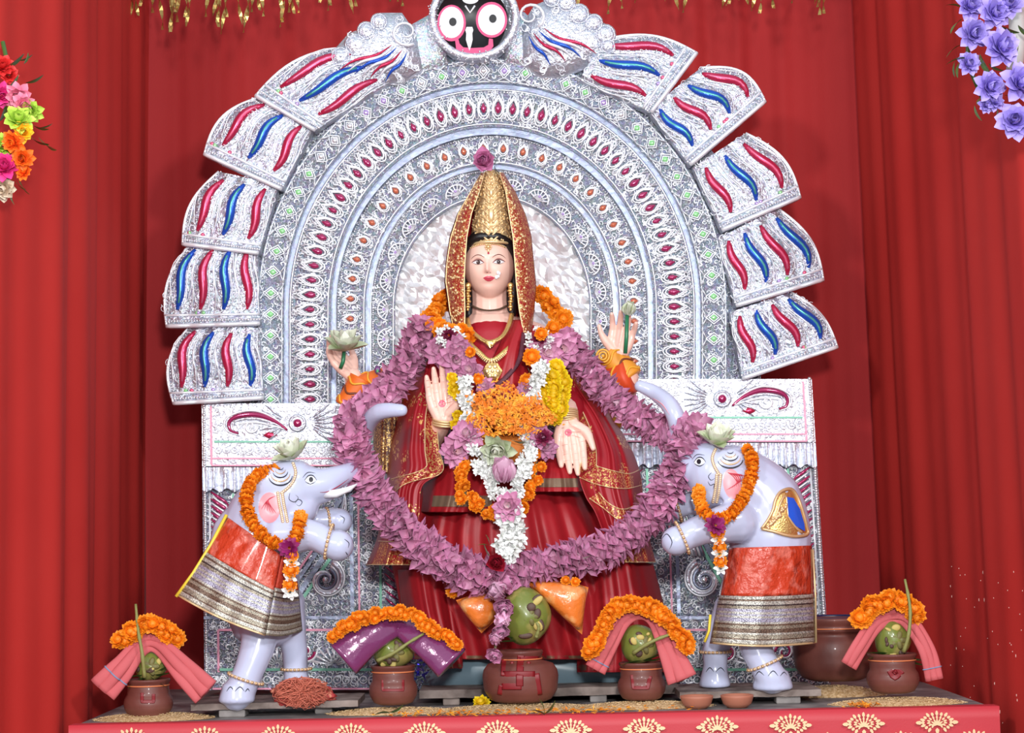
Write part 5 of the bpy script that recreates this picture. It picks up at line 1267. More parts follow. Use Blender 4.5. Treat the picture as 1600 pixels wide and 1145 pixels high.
M_plast = mat('orange_cloth_in_plastic', (0.60, 0.055, 0.02), 0.25, 0, ('noise', 22, 1.0, 0.022), vary=(24, (0.74, 0.17, 0.12), 0.50, 0.62), coat=1)
M_yel = mat('yellow_selvedge', (.85, .62, .05), .5)
def patch(corners, bul, nu, nv, v0, v1, name, m, par, off=0.0, u0=0, u1=1, wave=0.0):
    """corner spots TL, TR, BR, BL as (px,py,Y)"""
    TL, TR, BR_, BL = corners; mb = MB()
    def fn(u, v):
        u = u0 + (u1 - u0) * u; v = v0 + (v1 - v0) * v
        f = lambda k: (TL[k] * (1 - u) + TR[k] * u) * (1 - v) + (BL[k] * (1 - u) + BR_[k] * u) * v
        Y = f(2) - bul * math.sqrt(max(0, 4 * u * (1 - u))) + wave * math.sin(u * 22 + 2 * v) * (.3 + v) - off
        return P(f(0), f(1) + 5 * math.sin(math.pi * u) * v, Y)
    mb.grid(fn, nu, nv); o = mb.build(name, m, par); so = o.modifiers.new('t', 'SOLIDIFY'); so.thickness = .003; so.offset = 0
    return o, fn
def foot_marks(par, pts):
    for arc in pts:
        mb = MB(); mb.tube([P(*q) for q in arc], .0016, 5); mb.build('toenail_line', M_blackline, par)
def ring_band(c, ax, r, par, name='anklet', sy=1.0):
    M_ = frame(c, ax); mb = MB(); pts = [M_ @ V((r * math.cos(a), r * math.sin(a) * sy, 0)) for a in [k * .2618 for k in range(24)]]
    mb.tube(pts, .0045, 6, closed=True); an = mb.build(name, mat('cream_anklet_paint', (.72, .58, .50), .35), par)
    mb = MB()
    for p in pts: mb.ell(p + (p - c).normalized() * .003, .0048, 6, 4)
    mb.build('anklet_beads', M_hoofgold, an, kind='stuff')
def surf_finder(o):
    T = parent_origin(o.parent) + o.location; return BVHTree.FromPolygons([v.co + T for v in o.data.vertices], [tuple(p.vertices) for p in o.data.polygons])
def on_surf(bv, px, py, off=.001):
    a = P(px, py, -1.2); d = (P(px, py, 0) - a).normalized(); h = bv.ray_cast(a, d, 2.5); return (h[0] - d * off) if h[0] else None
def surf_line(bv, pts, r, m, name, par, n=24, off=.0008, taper=True):
    sp = [p for p, _ in spline([(x, y, 0) for x, y in pts], n)]; q = [on_surf(bv, p.x, p.y, off) for p in sp]; q = [p for p in q if p is not None]
    if len(q) > 3:
        mb = MB(); mb.tube(q, [r * (math.sin(math.pi * (j / (len(q) - 1) * .84 + .10)) if taper else 1) for j in range(len(q))], 5); return mb.build(name, m, par)
def surf_patch(bv, out, m, name, par, off=.001, sub=6):
    c = (sum(p[0] for p in out) / len(out), sum(p[1] for p in out) / len(out)); vs = []; n = len(out)
    for k in range(1, sub + 1):
        for x, y in out:
            p = on_surf(bv, c[0] + (x - c[0]) * k / sub, c[1] + (y - c[1]) * k / sub, off)
            if p is None: return None
            vs.append(p)
    vs.append(on_surf(bv, *c, off)); fs = [(k * n + i, k * n + (i + 1) % n, (k + 1) * n + (i + 1) % n, (k + 1) * n + i) for k in range(sub - 1) for i in range(n)] + [(len(vs) - 1, (i + 1) % n, i) for i in range(n)]
    mb = MB(); mb.add(vs, fs); return mb.build(name, m, par)
def ell_out(cx, cy, rx, ry, rot=0, n=20):
    return [(cx + rx * math.cos(a) * math.cos(rot) - ry * math.sin(a) * math.sin(rot), cy + rx * math.cos(a) * math.sin(rot) + ry * math.sin(a) * math.cos(rot)) for a in [2 * math.pi * k / n for k in range(n)]]
def face_paint(bv, body, fx, ex, ey, ear, swirl, pink, cheek, fl):
    """painted eye, ear swirls, ear inside, cheek curls"""
    e = surf_patch(bv, ell_out(ex, ey, 8.5, 5.5), M_white, 'eye', body, .0012)
    if e:
        surf_patch(bv, ell_out(ex + fl * 1, ey, 3.4, 4.0), M_blackline, 'pupil', e, .0022, 3)
        surf_line(bv, [(ex - 9, ey + 1), (ex - 3, ey - 6), (ex + 4, ey - 6), (ex + 10, ey + 1)], .0016, M_blackline, 'eye_line', e, off=.002)
        surf_line(bv, [(ex - 8, ey + 3), (ex, ey + 7), (ex + 8, ey + 3)], .0012, M_blackline, 'eye_line', e, off=.002)
        surf_line(bv, [(ex - 12, ey - 3), (ex - 4, ey - 11), (ex + 8, ey - 10)], .0010, M_blackline, 'eye_line', e, off=.002)
    for k in range(5):
        s_ = 1 - k * .19; cx, cy, rx, ry = swirl
        surf_line(bv, [(cx + rx * s_ * math.cos(a) * 1.0, cy - k * 3 + ry * s_ * math.sin(a)) for a in [.1 + j * .35 for j in range(9)]], .0028 - .0003 * k, M_blackline if k % 2 == 0 else M_hoofgold, 'swirl_line', body, off=.001)
    pk = surf_patch(bv, ell_out(*pink), M_earpink, 'ear_inside', body, .001, 8)
    if pk:
        cx, cy, rx, ry = pink[:4]
        for k in range(6):
            surf_line(bv, [(cx + fl * rx * .5, cy - ry * .75), (cx - fl * rx * (.2 + .1 * k) + k * 2, cy - ry * .45), (cx - fl * rx * .75 + fl * k * rx * .28, cy + ry * (.1 + .06 * k))], .0013, mat('red_line_paint', (.55, .03, .06), .4), 'ear_vein', pk, off=.002)
    for c in cheek: surf_line(bv, c, .0011, M_blackline, 'cheek_curl', body, taper=True)

def foot(mb, c, r, zb=.041):
    mb.tube([V((c.x, c.y, zb + .055)), V((c.x, c.y, zb + .03)), V((c.x, c.y, zb + .010)), V((c.x, c.y, zb))], [r * .80, r * .95, r * 1.06, r * 1.02], 22)
EL = thing('elephant_statue', 'white elephant statue in tilted brocade cloth with red netting at its foot', 'statue', P(420, 1100, -.42))
mb = MB()
mb.chain([P(412, 960, -.40), P(402, 900, -.40), P(404, 840, -.40), P(412, 800, -.40), P(432, 778, -.40)], [.105, .125, .120, .100, .082], 20)
mb.chain([P(392, 805, -.40), P(372, 830, -.40), P(368, 880, -.40)], [.055, .075, .085], 14)
mb.ell(P(446, 768, -.41), (.090, .080, .092), 20, 14); mb.ell(P(462, 750, -.41), (.062, .070, .060), 18, 12); mb.ell(P(462, 793, -.41), (.068, .066, .058), 18, 12)
mb.chain([P(468, 757, -.41), P(498, 757, -.41), P(520, 748, -.40), P(545, 736, -.36), P(562, 712, -.26), P(567, 688, -.23), P(575, 662, -.27), P(594, 643, -.34), P(628, 641, -.38)], [.062, .052, .037, .028, .027, .026, .027, .026, .019], 16, 4)
mb.chain([P(492, 772, -.41), P(516, 774, -.41)], [.040, .016], 12)
for dY, (sx, sy) in ((.0, (424, 770)),):
    mb.ell(P(sx, sy - 14, -.478), (.052, .018, .050), 16, 10); mb.ell(P(sx + 2, sy + 18, -.480), (.046, .016, .062), 16, 10)
mb.chain([P(440, 826, -.34), P(492, 814, -.31), P(520, 812, -.30), P(530, 814, -.30)], [.055, .034, .036, .040], 14)
mb.chain([P(440, 838, -.47), P(488, 836, -.50), P(512, 848, -.51), P(528, 852, -.51)], [.065, .044, .040, .047], 14)
mb.chain([P(405, 950, -.44), P(405, 1000, -.46), P(390, 1045, -.48), P(375, 1080, -.485)], [.080, .052, .044, .044], 16)
mb.chain([P(376, 1076, -.485), P(370, 1086, -.49)], [.046, .046], 14); foot(mb, P(370, 1088, -.49), .050)
mb.chain([P(440, 950, -.36), P(458, 1000, -.36), P(462, 1050, -.36), P(464, 1076, -.36)], [.075, .040, .036, .040], 14); foot(mb, P(464, 1080, -.36), .042)
el = remesh(mb, 'body', M_eleph, .0055, EL, 8); bv = surf_finder(el)
face_paint(bv, el, 0, 485, 749, None, (438, 742, 19, 16), (421, 793, 17, 24), [[(453, 770), (452, 780), (460, 784), (466, 778), (462, 773)], [(461, 786), (466, 780), (472, 784), (468, 790), (463, 788)]], 1)
mb = MB(); mb.tube([P(508, 772, -.43), P(525, 771, -.44), P(545, 764, -.43), P(558, 756, -.42)], [.013, .012, .008, .002], 10); tk = mb.build('tusk', M_white, EL)
surf_line(bv, [(500, 769), (512, 768), (528, 760), (545, 748)], .0016, mat('red_lip_line', (.35, .01, .04), .4), 'lip_line', el)
# head harness
def harness(bv, par, pts, r=.0052, n=16):
    sp = [p for p, _ in spline([(x, y, 0) for x, y in pts], n)]; mb = MB()
    for p in sp:
        q = on_surf(bv, p.x, p.y, .001)
        if q is not None: mb.ell(q, (r, r * .8, r), 8, 5)
    return mb.build('gold_harness', mat('cream_gold_harness', (.78, .60, .40), .35, .4), par, kind='stuff')
for dx in (-4, 3): harness(bv, el, [(438 + dx, 770), (440 + dx, 785), (443 + dx, 800), (446 + dx, 815)])
harness(bv, el, [(458, 724), (462, 738), (458, 752), (450, 762), (440, 770)])
ring_band(P(512, 815, -.30), P(520, 812, -.30) - P(500, 814, -.31), .037, EL); ring_band(P(514, 846, -.51), V((1, 0, -.25)), .046, EL)
ring_band(P(384, 1060, -.483), V((.35, 0, 1)), .048, EL); ring_band(P(463, 1045, -.36), V((0, 0, 1)), .040, EL)
for arc in ([(354, 1080), (360, 1073), (366, 1080)], [(367, 1080), (375, 1073), (382, 1080)], [(383, 1081), (387, 1076), (390, 1080)]): surf_line(bv, arc, .0014, M_blackline, 'toenail_line', el)
for arc in ([(538, 842), (545, 848), (544, 856)], [(540, 862), (544, 868)], [(531, 805), (538, 810), (536, 818)]): surf_line(bv, arc, .0013, M_blackline, 'toenail_line', el)
cA = [(356, 808, -.46), (440, 868, -.53), (414, 992, -.57), (278, 930, -.50)]
up, _ = patch(cA, .050, 40, 20, 0, .44, 'orange_cloth', M_plast, EL, wave=.003); br, fb = patch(cA, .050, 60, 30, .44, 1.0, 'brocade_border', M_broc, EL, wave=.003)
cB = [(440, 868, -.53), (462, 880, -.42), (472, 985, -.40), (414, 992, -.57)]
patch(cB, .025, 20, 16, 0, .40, 'red_cloth_front', mat('red_orange_felt', (.55, .05, .02), .6, 0, ('noise', 120, .8, .004)), EL); patch(cB, .025, 30, 20, .40, 1.0, 'brocade_border', M_broc, EL)
mb = MB(); mb.tube([P(354, 804, -.465), P(330, 850, -.485), P(302, 895, -.50), (P(275, 932, -.505))], .005, 6, flat=.5); mb.build('yellow_selvedge', M_yel, EL)
mb = MB(); mb.tube([V(fb(j / 20, 1)) + V((0, -.003, 0)) for j in range(21)], .0028, 6); mb.build('hem_cord', M_gt, EL)
surf_l = garland('marigold_necklace', 'orange marigold necklace round the neck of the elephant with tilted brocade', [(428, 733, -.47), (398, 745, -.50), (385, 775, -.53), (392, 812, -.555), (415, 840, -.57), (445, 852, -.58), (462, 838, -.57), (468, 815, -.54), (470, 806, -.50)], marig, .015, 1.0, 'axis', .8)
garland('marigold_tassel', 'orange and white tassel hanging from the necklace of the elephant with tilted brocade', [(456, 868, -.60), (455, 890, -.60), (453, 925, -.60)], [marig[0], tube_fl[0], marig[1], tube_fl[1]], .016, 1.0, 'face', .3)
B(mag_fl, 452, 856, -.605, 1.1, 'magenta aster at the throat of the elephant with tilted brocade')
B(white_lotus, 460, 716, -.42, 1.25, 'greenish white lotus on the head of the elephant with tilted brocade', face=V((-.2, -.5, 1)), jit=.1)

ER = thing('elephant_statue', 'white elephant statue with blue saddle and straight brocade skirt', 'statue', P(1170, 1082, -.36))
mb = MB()
mb.chain([P(1198, 960, -.34), P(1200, 900, -.34), P(1203, 840, -.34), P(1190, 785, -.34), P(1150, 745, -.35), P(1122, 740, -.36)], [.095, .112, .122, .120, .095, .078], 20)
mb.ell(P(1112, 738, -.37), (.078, .078, .085), 20, 14); mb.ell(P(1104, 722, -.37), (.055, .062, .058), 16, 10); mb.ell(P(1114, 768, -.37), (.052, .058, .048), 16, 10)
mb.chain([P(1098, 735, -.37), P(1078, 728, -.36), P(1068, 708, -.28), P(1062, 682, -.25), P(1058, 658, -.27), P(1047, 634, -.26), P(1024, 614, -.21), P(1000, 603, -.20)], [.055, .042, .034, .029, .029, .028, .024, .019], 16, 4)
mb.ell(P(1140, 722, -.430), (.050, .018, .042), 16, 10); mb.ell(P(1142, 758, -.432), (.040, .016, .058), 16, 10)
mb.chain([P(1125, 790, -.30), P(1082, 785, -.29), P(1056, 793, -.28), P(1040, 800, -.28)], [.055, .036, .036, .043], 14)
mb.chain([P(1150, 815, -.43), P(1100, 826, -.46), P(1072, 838, -.46), P(1056, 845, -.46)], [.065, .045, .040, .044], 14)
mb.chain([P(1150, 960, -.30), P(1120, 1005, -.30), P(1118, 1040, -.30), P(1117, 1058, -.30)], [.075, .040, .036, .040], 14); foot(mb, P(1117, 1060, -.30), .045)
mb.chain([P(1185, 950, -.42), P(1178, 1000, -.43), P(1192, 1035, -.44), P(1206, 1060, -.445)], [.085, .048, .044, .046], 14); foot(mb, P(1207, 1062, -.43), .056)
er = remesh(mb, 'body', M_eleph, .0055, ER, 8); bv = surf_finder(er)
face_paint(bv, er, 0, 1093, 721, None, (1141, 717, 20, 14), (1144, 756, 14, 24, -.15), [[(1112, 738), (1107, 744), (1111, 750), (1117, 747)], [(1106, 752), (1110, 758), (1116, 756), (1114, 764)]], -1)
for dx in (-3, 3): harness(bv, er, [(1123 + dx, 742), (1122 + dx, 755), (1120 + dx, 770), (1117 + dx, 784)])
harness(bv, er, [(1118, 702), (1113, 715), (1116, 728), (1123, 740)])
surf_line(bv, [(1020, 622), (1035, 632), (1046, 648)], .0016, M_earpink, 'trunk_line', er)
ring_band(P(1058, 793, -.28), V((-1, 0, -.3)), .039, ER); ring_band(P(1066, 840, -.46), V((-1, 0, -.4)), .045, ER)
ring_band(P(1118, 1018, -.30), V((0, 0, 1)), .042, ER); ring_band(P(1195, 1036, -.44), V((.4, 0, -1)), .050, ER)
for arc in ([(1103, 1050), (1109, 1043), (1116, 1050)], [(1118, 1050), (1126, 1043), (1133, 1050)], [(1180, 1056), (1186, 1049), (1194, 1055)], [(1200, 1056), (1208, 1048), (1216, 1056)], [(1219, 1056), (1225, 1050), (1230, 1055)], [(1034, 842), (1042, 834), (1050, 846), (1046, 858)]): surf_line(bv, arc, .0014, M_blackline, 'toenail_line', er)
# saddle
sd = surf_patch(bv, [(1190, 826), (1208, 800), (1216, 770), (1236, 764), (1248, 782), (1258, 812), (1262, 834), (1240, 838), (1212, 832)], M_gold, 'saddle_frame', ER, .004)
if sd:
    surf_patch(bv, [(1230, 776), (1240, 778), (1250, 795), (1257, 818), (1258, 830), (1244, 822), (1232, 806)], mat('blue_enamel', (.01, .10, .62), .25, coat=.8), 'blue_saddle', ER, .012)
    out = [(1190, 826), (1200, 812), (1208, 796), (1212, 780), (1220, 768), (1236, 764), (1246, 776), (1254, 798), (1260, 820), (1262, 834), (1246, 838), (1228, 836), (1208, 830), (1190, 826)]
    surf_line(bv, out, .005, M_hoofgold, 'saddle_rim', ER, 60, .006, False); surf_line(bv, [(1198, 824), (1212, 806), (1220, 784), (1228, 776), (1232, 806), (1244, 824), (1254, 832)], .004, M_hoofgold, 'saddle_scroll', ER, 40, .007, False)
    for k in range(22):
        p = on_surf(bv, 1200 + k * 1.3 + random.uniform(-3, 3), 824 - k * 1.6 + random.uniform(-3, 3), .006)
        if p is not None: mb = MB(); mb.ell(p, .0065, 8, 5); mb.build('saddle_stud', M_hoofgold, ER)
cC = [(1138, 856, -.40), (1268, 852, -.34), (1273, 1004, -.34), (1110, 1004, -.40)]
patch(cC, .155, 50, 16, 0, .50, 'orange_cloth', M_plast, ER, wave=.003); br, fb = patch(cC, .155, 80, 30, .50, 1, 'brocade_border', M_broc, ER, wave=.003)
mb = MB(); mb.tube([V(fb(j / 30, 1)) + V((0, -.003, 0)) for j in range(31)], .0028, 6); mb.build('hem_cord', M_gt, ER)
mb = MB(); mb.tube([P(1270, 858, -.345), P(1274, 930, -.345), P(1275, 1004, -.345)], .0035, 6); mb.build('side_cord', M_gt, ER)
mb = MB(); mb.tube([P(1110, 960, -.42), P(1108, 985, -.42), P(1101, 1003, -.42)], .004, 6, flat=.5); mb.build('yellow_selvedge', M_yel, ER)
garland('marigold_necklace', 'orange marigold necklace round the neck of the elephant with blue saddle', [(1168, 702, -.44), (1176, 722, -.47), (1172, 750, -.49), (1160, 780, -.52), (1142, 803, -.54), (1118, 812, -.55), (1100, 798, -.53), (1092, 778, -.48), (1092, 766, -.44)], marig, .015, 1.0, 'axis', .8)
garland('marigold_tassel', 'orange and white tassel hanging from the necklace of the elephant with blue saddle', [(1122, 832, -.56), (1124, 855, -.56), (1126, 888, -.56)], [marig[0], tube_fl[0], marig[1], tube_fl[1]], .016, 1.0, 'face', .3)
B(mag_fl, 1118, 820, -.575, 1.1, 'magenta aster at the throat of the elephant with blue saddle')
B(white_lotus, 1118, 694, -.40, 1.25, 'greenish white lotus on the head of the elephant with blue saddle', face=V((.1, -.5, 1)), jit=.1)

# ------------------------------------------------------------------ pots, coconuts, cloths
M_coco = mat('green_coconut', (0.17, 0.20, 0.035), 0.35, 0, ('noise', 30, .2, .003), vary=(13, (0.36, 0.30, 0.09), .50, .60), coat=.3)
M_husk = mat('brown_husk', (.09, .045, .03), .6); M_stem = mat('coconut_stem', (.24, .24, .07), .6, 0, ('noise', 90, .5, .003)); M_straw = mat('paddy_grain', (.48, .30, .13), .7, rand=.1, vary=(120, (.70, .50, .28), .4, .6))
M_pinkc = mat('pink_cotton_cloth', (0.58, 0.115, 0.125), 0.8, 0, ('noise', 400, .3, .002)); M_thread = mat('orange_thread', (.75, .22, .08), .6)
def pot(px, py, Y, R_, H_, neck, label, belly=.5, mark=None, rimr=None):
    b = P(px, py, Y); rr = rimr or neck * 1.06
    t = thing('clay_pot', label, 'pot', b); mb = MB()
    prof = [(.001, 0), (R_ * .62, 0), (R_ * .80, H_ * .05), (R_ * .96, H_ * .22), (R_, H_ * belly * .8), (R_ * .97, H_ * (belly * .8 + .12)), (R_ * .86, H_ * (belly * .8 + .24)), (neck * 1.0, H_ * .80), (neck * .97, H_ * .86), (rr, H_ * .93), (rr * 1.02, H_ * .97), (rr * .97, H_), (neck * .85, H_ * .97), (neck * .8, H_ * .8), (R_ * .8, H_ * .4), (.001, H_ * .2)]
    pr = []
    for (a, b_), (c, d) in zip(prof, prof[1:]):
        for k in range(3): pr.append((a + (c - a) * k / 3, b_ + (d - b_) * k / 3))
    pr.append(prof[-1]); mb.lathe(pr, b, 44); body_ = mb.build('pot_body', M_clay, t)
    sm = body_.modifiers.new('s', 'SMOOTH'); sm.iterations = 1
    bv_ = surf_finder(body_)
    mb = MB(); mb.tube([b + V((neck * 1.0 * math.cos(a) * 1.02, neck * 1.02 * math.sin(a), H_ * .83)) for a in [k * .2094 for k in range(30)]], .0018, 5, closed=True); mb.build('thread', M_thread, t)
    return t, b, bv_
def bar_mark(bv_, t, pts, r, n=14, name='vermilion_mark'):
    vs = []; sp = []
    for (x0, y0), (x1, y1) in zip(pts, pts[1:]):
        for k in range(n): sp.append((x0 + (x1 - x0) * k / n, y0 + (y1 - y0) * k / n))
    sp.append(pts[-1]); mb = MB()
    q = [on_surf(bv_, x, y, .0006) for x, y in sp]; q = [p for p in q if p is not None]
    if len(q) > 2: mb.tube([p + (V((0, r * .03, 0))) for p in q], r, 8, flat=.08); mb.build(name, M_verm, t)
def coconut(px, py, Y, rx, rz, label, stick=None, crop=True):
    c = P(px, py, Y); t = thing('coconut', label, 'coconut', c - V((0, 0, rz)))
    mb = MB(); vs = len(mb.v); mb.ell(c, (rx, rx * .95, rz), 28, 18)
    for i in range(len(mb.v)):
        d = mb.v[i] - c; mb.v[i] = c + d * (1 + .05 * math.cos(3 * math.atan2(d.z, d.x)))
    mb.build('coconut_shell', M_coco, t)
    for k in range(7):
        a = random.uniform(0, 6.28); r = random.uniform(.3, .75); p = c + V((rx * r * math.cos(a), -rx * .95 * math.sqrt(max(0, 1 - r * r)) * 1.02, rz * r * math.sin(a)))
        mb = MB(); mb.ell(p, (rx * random.uniform(.08, .2), .004, rz * random.uniform(.10, .25)), 10, 6, rot=Matrix.Rotation(a, 3, 'Y')); mb.build('husk_patch', random.choice([M_husk, mat('yellow_husk', (.55, .42, .12), .6), M_husk]), t)
    f = c + V((rx * .15, -rx * .9, 0)); mb = MB()
    for k in range(5):
        a = k * 1.257; mb.ell(f + V((.010 * math.cos(a), .004, .010 * math.sin(a))), (.018, .007, .009), 10, 6, rot=Matrix.Rotation(-a, 3, 'Y'))
    mb.build('calyx', mat('olive_calyx', (.17, .15, .045), .6, 0, ('noise', 90, .6, .004)), t, kind='stuff')
    if stick:
        sp = spline([P(*q) for q in stick], 16); mb = MB(); mb.tube([p for p, _ in sp], [.0055 - .0018 * j / 15 + .0012 * (j % 4 == 0) for j in range(16)], 8); mb.build('stem', M_stem, t)
    return t
def mango_leaves(px, py, Y, dirs, label, s=1.0):
    c = P(px, py, Y); t = thing('mango_leaves', label, 'leaves', c)
    for a, b_ in dirs: put(mango_m, 'leaf', t, frame(c, V((a, -.25, b_)), V((0, -1, .3)), s))
def rice(px, py, Y, rx, ry, h, label, n=900):
    c = P(px, py, Y); c.z = 0.0; t = MB()
    def f(u, v):
        a = u * 2 * math.pi; return c + V((rx * v * math.cos(a), ry * v * math.sin(a), max(.0005, h * (1 - v * v) ** .8)))
    t.grid(f, 30, 8); m1 = MB()
    for k in range(n):
        a = random.uniform(0, 6.28); r = random.random() ** .5 * 1.04; z = h * max(0, (1 - r * r)) ** .8 + .0018 if r < 1 else .0018
        p = c + V((rx * r * math.cos(a), ry * r * math.sin(a), z)); d = V((random.uniform(-1, 1), random.uniform(-1, 1), random.uniform(-.4, .4))).normalized() * .0048; q = V((-d.y, d.x, 0)) * .3
        t.add([p - d, p + q, p + d, p - q, p + V((0, 0, .0015))], [(0, 1, 4), (1, 2, 4), (2, 3, 4), (3, 0, 4)])
    return t.build('paddy_heap', M_straw, None, False, label=label, cat='grain', kind='stuff')
def folded_cloth(label, path, w, folds, m=None, stripe=None, name='folded_cloth', gloss=False, wid=None, th=.30):
    """a cloth folded into a thick band and draped along a path; each fold its own part"""
    pts = [P(*q) for q in path]; t = thing(name, label, 'cloth', sum(pts, V((0, 0, 0))) / len(pts)); m = m or M_pinkc
    sp = spline(pts, 40)
    for k in range(folds):
        o = (k - (folds - 1) / 2) / max(folds, 1) * 1.7; mb = MB(); q = []
        for j, (p, tt) in enumerate(sp):
            n = V((-tt.z, 0, tt.x)); ww = (wid(j / 39) if wid else 1); q.append(p + n * o * w * ww + V((0, .004 * math.sin(j * .35 + k * 2) - .006 * (k % 2), 0)))
        mb.tube(q, [(w / folds * 1.25) * (wid(j / 39) if wid else 1) for j in range(40)], 12, flat=th * folds ** .6)
        fo = mb.build('cloth_fold', m, t)
        if stripe:
            for s_ in stripe:
                j = int(s_ * 39); c0 = q[j]; tt = sp[j][1]; mb = MB(); ring = frame(c0, tt); r = (w / folds * 1.25) * (wid(j / 39) if wid else 1) * 1.03
                n = V((-tt.z, 0, tt.x)); mb.tube([c0 + n * r * math.cos(a) + V((0, -r * th * folds ** .6 * math.sin(a), 0)) for a in [i * .4 for i in range(16)]], .0028, 5, closed=True, flat=.6); mb.build('blue_stripe', mat('grey_blue_stripe', (.20, .27, .42), .7), fo)
    return t
def arc_mari(label, path, s=.95, p_=.0125): return garland('marigold_arc', label, path, marig, p_, s, 'face', .5, radial=.008)

# pot nearest the left curtain
rice(240, 1126, -.49, .17, .085, .016, 'paddy grain heap under the dark pot by the fringed marigolds and curtain fold', 1000)
t, b0, bv = pot(232, 1120, -.48, .070, .108, .058, 'small dull clay pot beside the shaded curtain fold', .45)
bar_mark(bv, t, [(222, 1082), (222, 1096), (240, 1096), (240, 1084)], .005)
coconut(235, 1040, -.475, .046, .044, 'green coconut under the wide pink cloth with marigold fringe on top', [(226, 1058, -.54), (222, 1020, -.55), (216, 985, -.53), (212, 944, -.50)])
mango_leaves(233, 1055, -.50, [(-1, .05), (-.8, -.35), (1, .35), (.8, .0), (.5, -.4)], 'mango leaves splayed on the dull clay pot', .62)
folded_cloth('salmon pink cloth folded over the coconut with a blue band at one end', [(160, 1078, -.55), (190, 1045, -.54), (222, 1008, -.50), (248, 1008, -.50), (285, 1045, -.54), (322, 1082, -.56)], .036, 3, stripe=(.13,), wid=lambda t: .75 + .5 * abs(t - .5) * 2)
arc_mari('marigold arc over the salmon cloth beside the shaded curtain fold', [(190, 1000, -.50), (208, 985, -.51), (232, 975, -.51), (256, 982, -.51), (276, 1000, -.50)], 1.3, .011)
# second pot with purple packet
rice(615, 1106, -.46, .19, .075, .014, 'paddy grain heap under the pot with the purple packet', 1000)
t, b0, bv = pot(615, 1100, -.44, .070, .112, .060, 'clay pot with a pale red square mark under the purple packet', .45)
bar_mark(bv, t, [(598, 1062), (598, 1078), (630, 1078), (630, 1062)], .004)
coconut(614, 1018, -.44, .060, .050, 'green coconut between the two purple wings', [(590, 1032, -.52), (615, 1020, -.535), (640, 1003, -.53), (662, 990, -.52)])
M_purp = mat('purple_cloth_in_film', (0.20, 0.035, 0.13), 0.18, 0.1, ('noise', 22, .5, .008), coat=1)
folded_cloth('shiny purple cloth packet bent like wings over the coconut', [(536, 1030, -.52), (570, 1000, -.51), (606, 978, -.48), (626, 974, -.47), (650, 990, -.49), (680, 1012, -.51), (706, 1036, -.53)], .042, 1, M_purp, name='purple_packet', wid=lambda t: .75 + .32 * abs(t - .5) * 2, th=.40)
for pts in ([(524, 990, -.53), (528, 1020, -.54), (540, 1052, -.53)], [(718, 1006, -.54), (712, 1035, -.55), (700, 1062, -.54)]):
    pass
arc_mari('long low marigold arc along the top of the purple packet', [(524, 992, -.54), (548, 975, -.54), (580, 962, -.53), (620, 957, -.52), (655, 968, -.52), (690, 990, -.53), (712, 1004, -.54)], .95, .0105)
# centre pot
rice(812, 1104, -.46, .26, .09, .016, 'wide paddy grain heap under the big round pot', 1500)
t, b0, bv = pot(814, 1096, -.41, .110, .148, .062, 'big round clay pot with a red hooked cross mark', .62)
for seg in ([(812, 1024), (812, 1058)], [(812, 1024), (845, 1024)], [(812, 1058), (836, 1058)], [(836, 1052), (838, 1088)], [(812, 1056), (788, 1056)], [(786, 1028), (787, 1056)], [(812, 1058), (812, 1072)], [(814, 1072), (784, 1072)], [(784, 1072), (782, 1086)]):
    pass
for seg in ([(814, 1024), (812, 1054)], [(812, 1026), (846, 1026)], [(786, 1054), (836, 1054)], [(837, 1052), (842, 1086)], [(812, 1054), (812, 1072)], [(784, 1072), (815, 1072)], [(785, 1071), (782, 1086)], [(789, 1030), (788, 1056)]):
    bar_mark(bv, t, seg, .0105, 10)
for x, y in ((800, 1036), (826, 1036)):
    q = on_surf(bv, x, y, .0005)
    if q is not None: mb = MB(); mb.ell(q, (.006, .003, .006), 8, 5); mb.build('vermilion_dot', M_verm, t)
coconut(822, 962, -.41, .070, .084, 'large green coconut on the big round pot behind the lotus tail', [(838, 995, -.48), (842, 980, -.49), (838, 972, -.49)])
mango_leaves(812, 1002, -.43, [(-1, .5), (-.9, .1), (1, .7), (.9, .3), (.4, .9), (.2, .7)], 'green mango leaves standing round the large coconut', .72)
M_orp = mat('orange_cloth_in_film', (.82, .20, .03), .22, 0, ('noise', 24, .8, .010), vary=(20, (.90, .42, .15), .5, .65), coat=1)
def packet(label, pts, d, Yc):
    mb = MB(); mb.prism([P(x, y, Yc) for x, y in pts], d, .022); o = mb.build('orange_packet', M_orp, None, label=label, cat='packet'); s_ = o.modifiers.new('s', 'SUBSURF'); s_.levels = 2; s_.render_levels = 2; return o
packet('orange cloth packet in clear film right of the large coconut', [(820, 908), (862, 908), (900, 912), (920, 918), (914, 950), (910, 992), (885, 970), (858, 945)], .03, -.40)
packet('orange cloth packet in clear film half hidden by lotus flowers', [(712, 938), (745, 928), (772, 930), (778, 965), (752, 990), (736, 972), (722, 955)], .03, -.38)
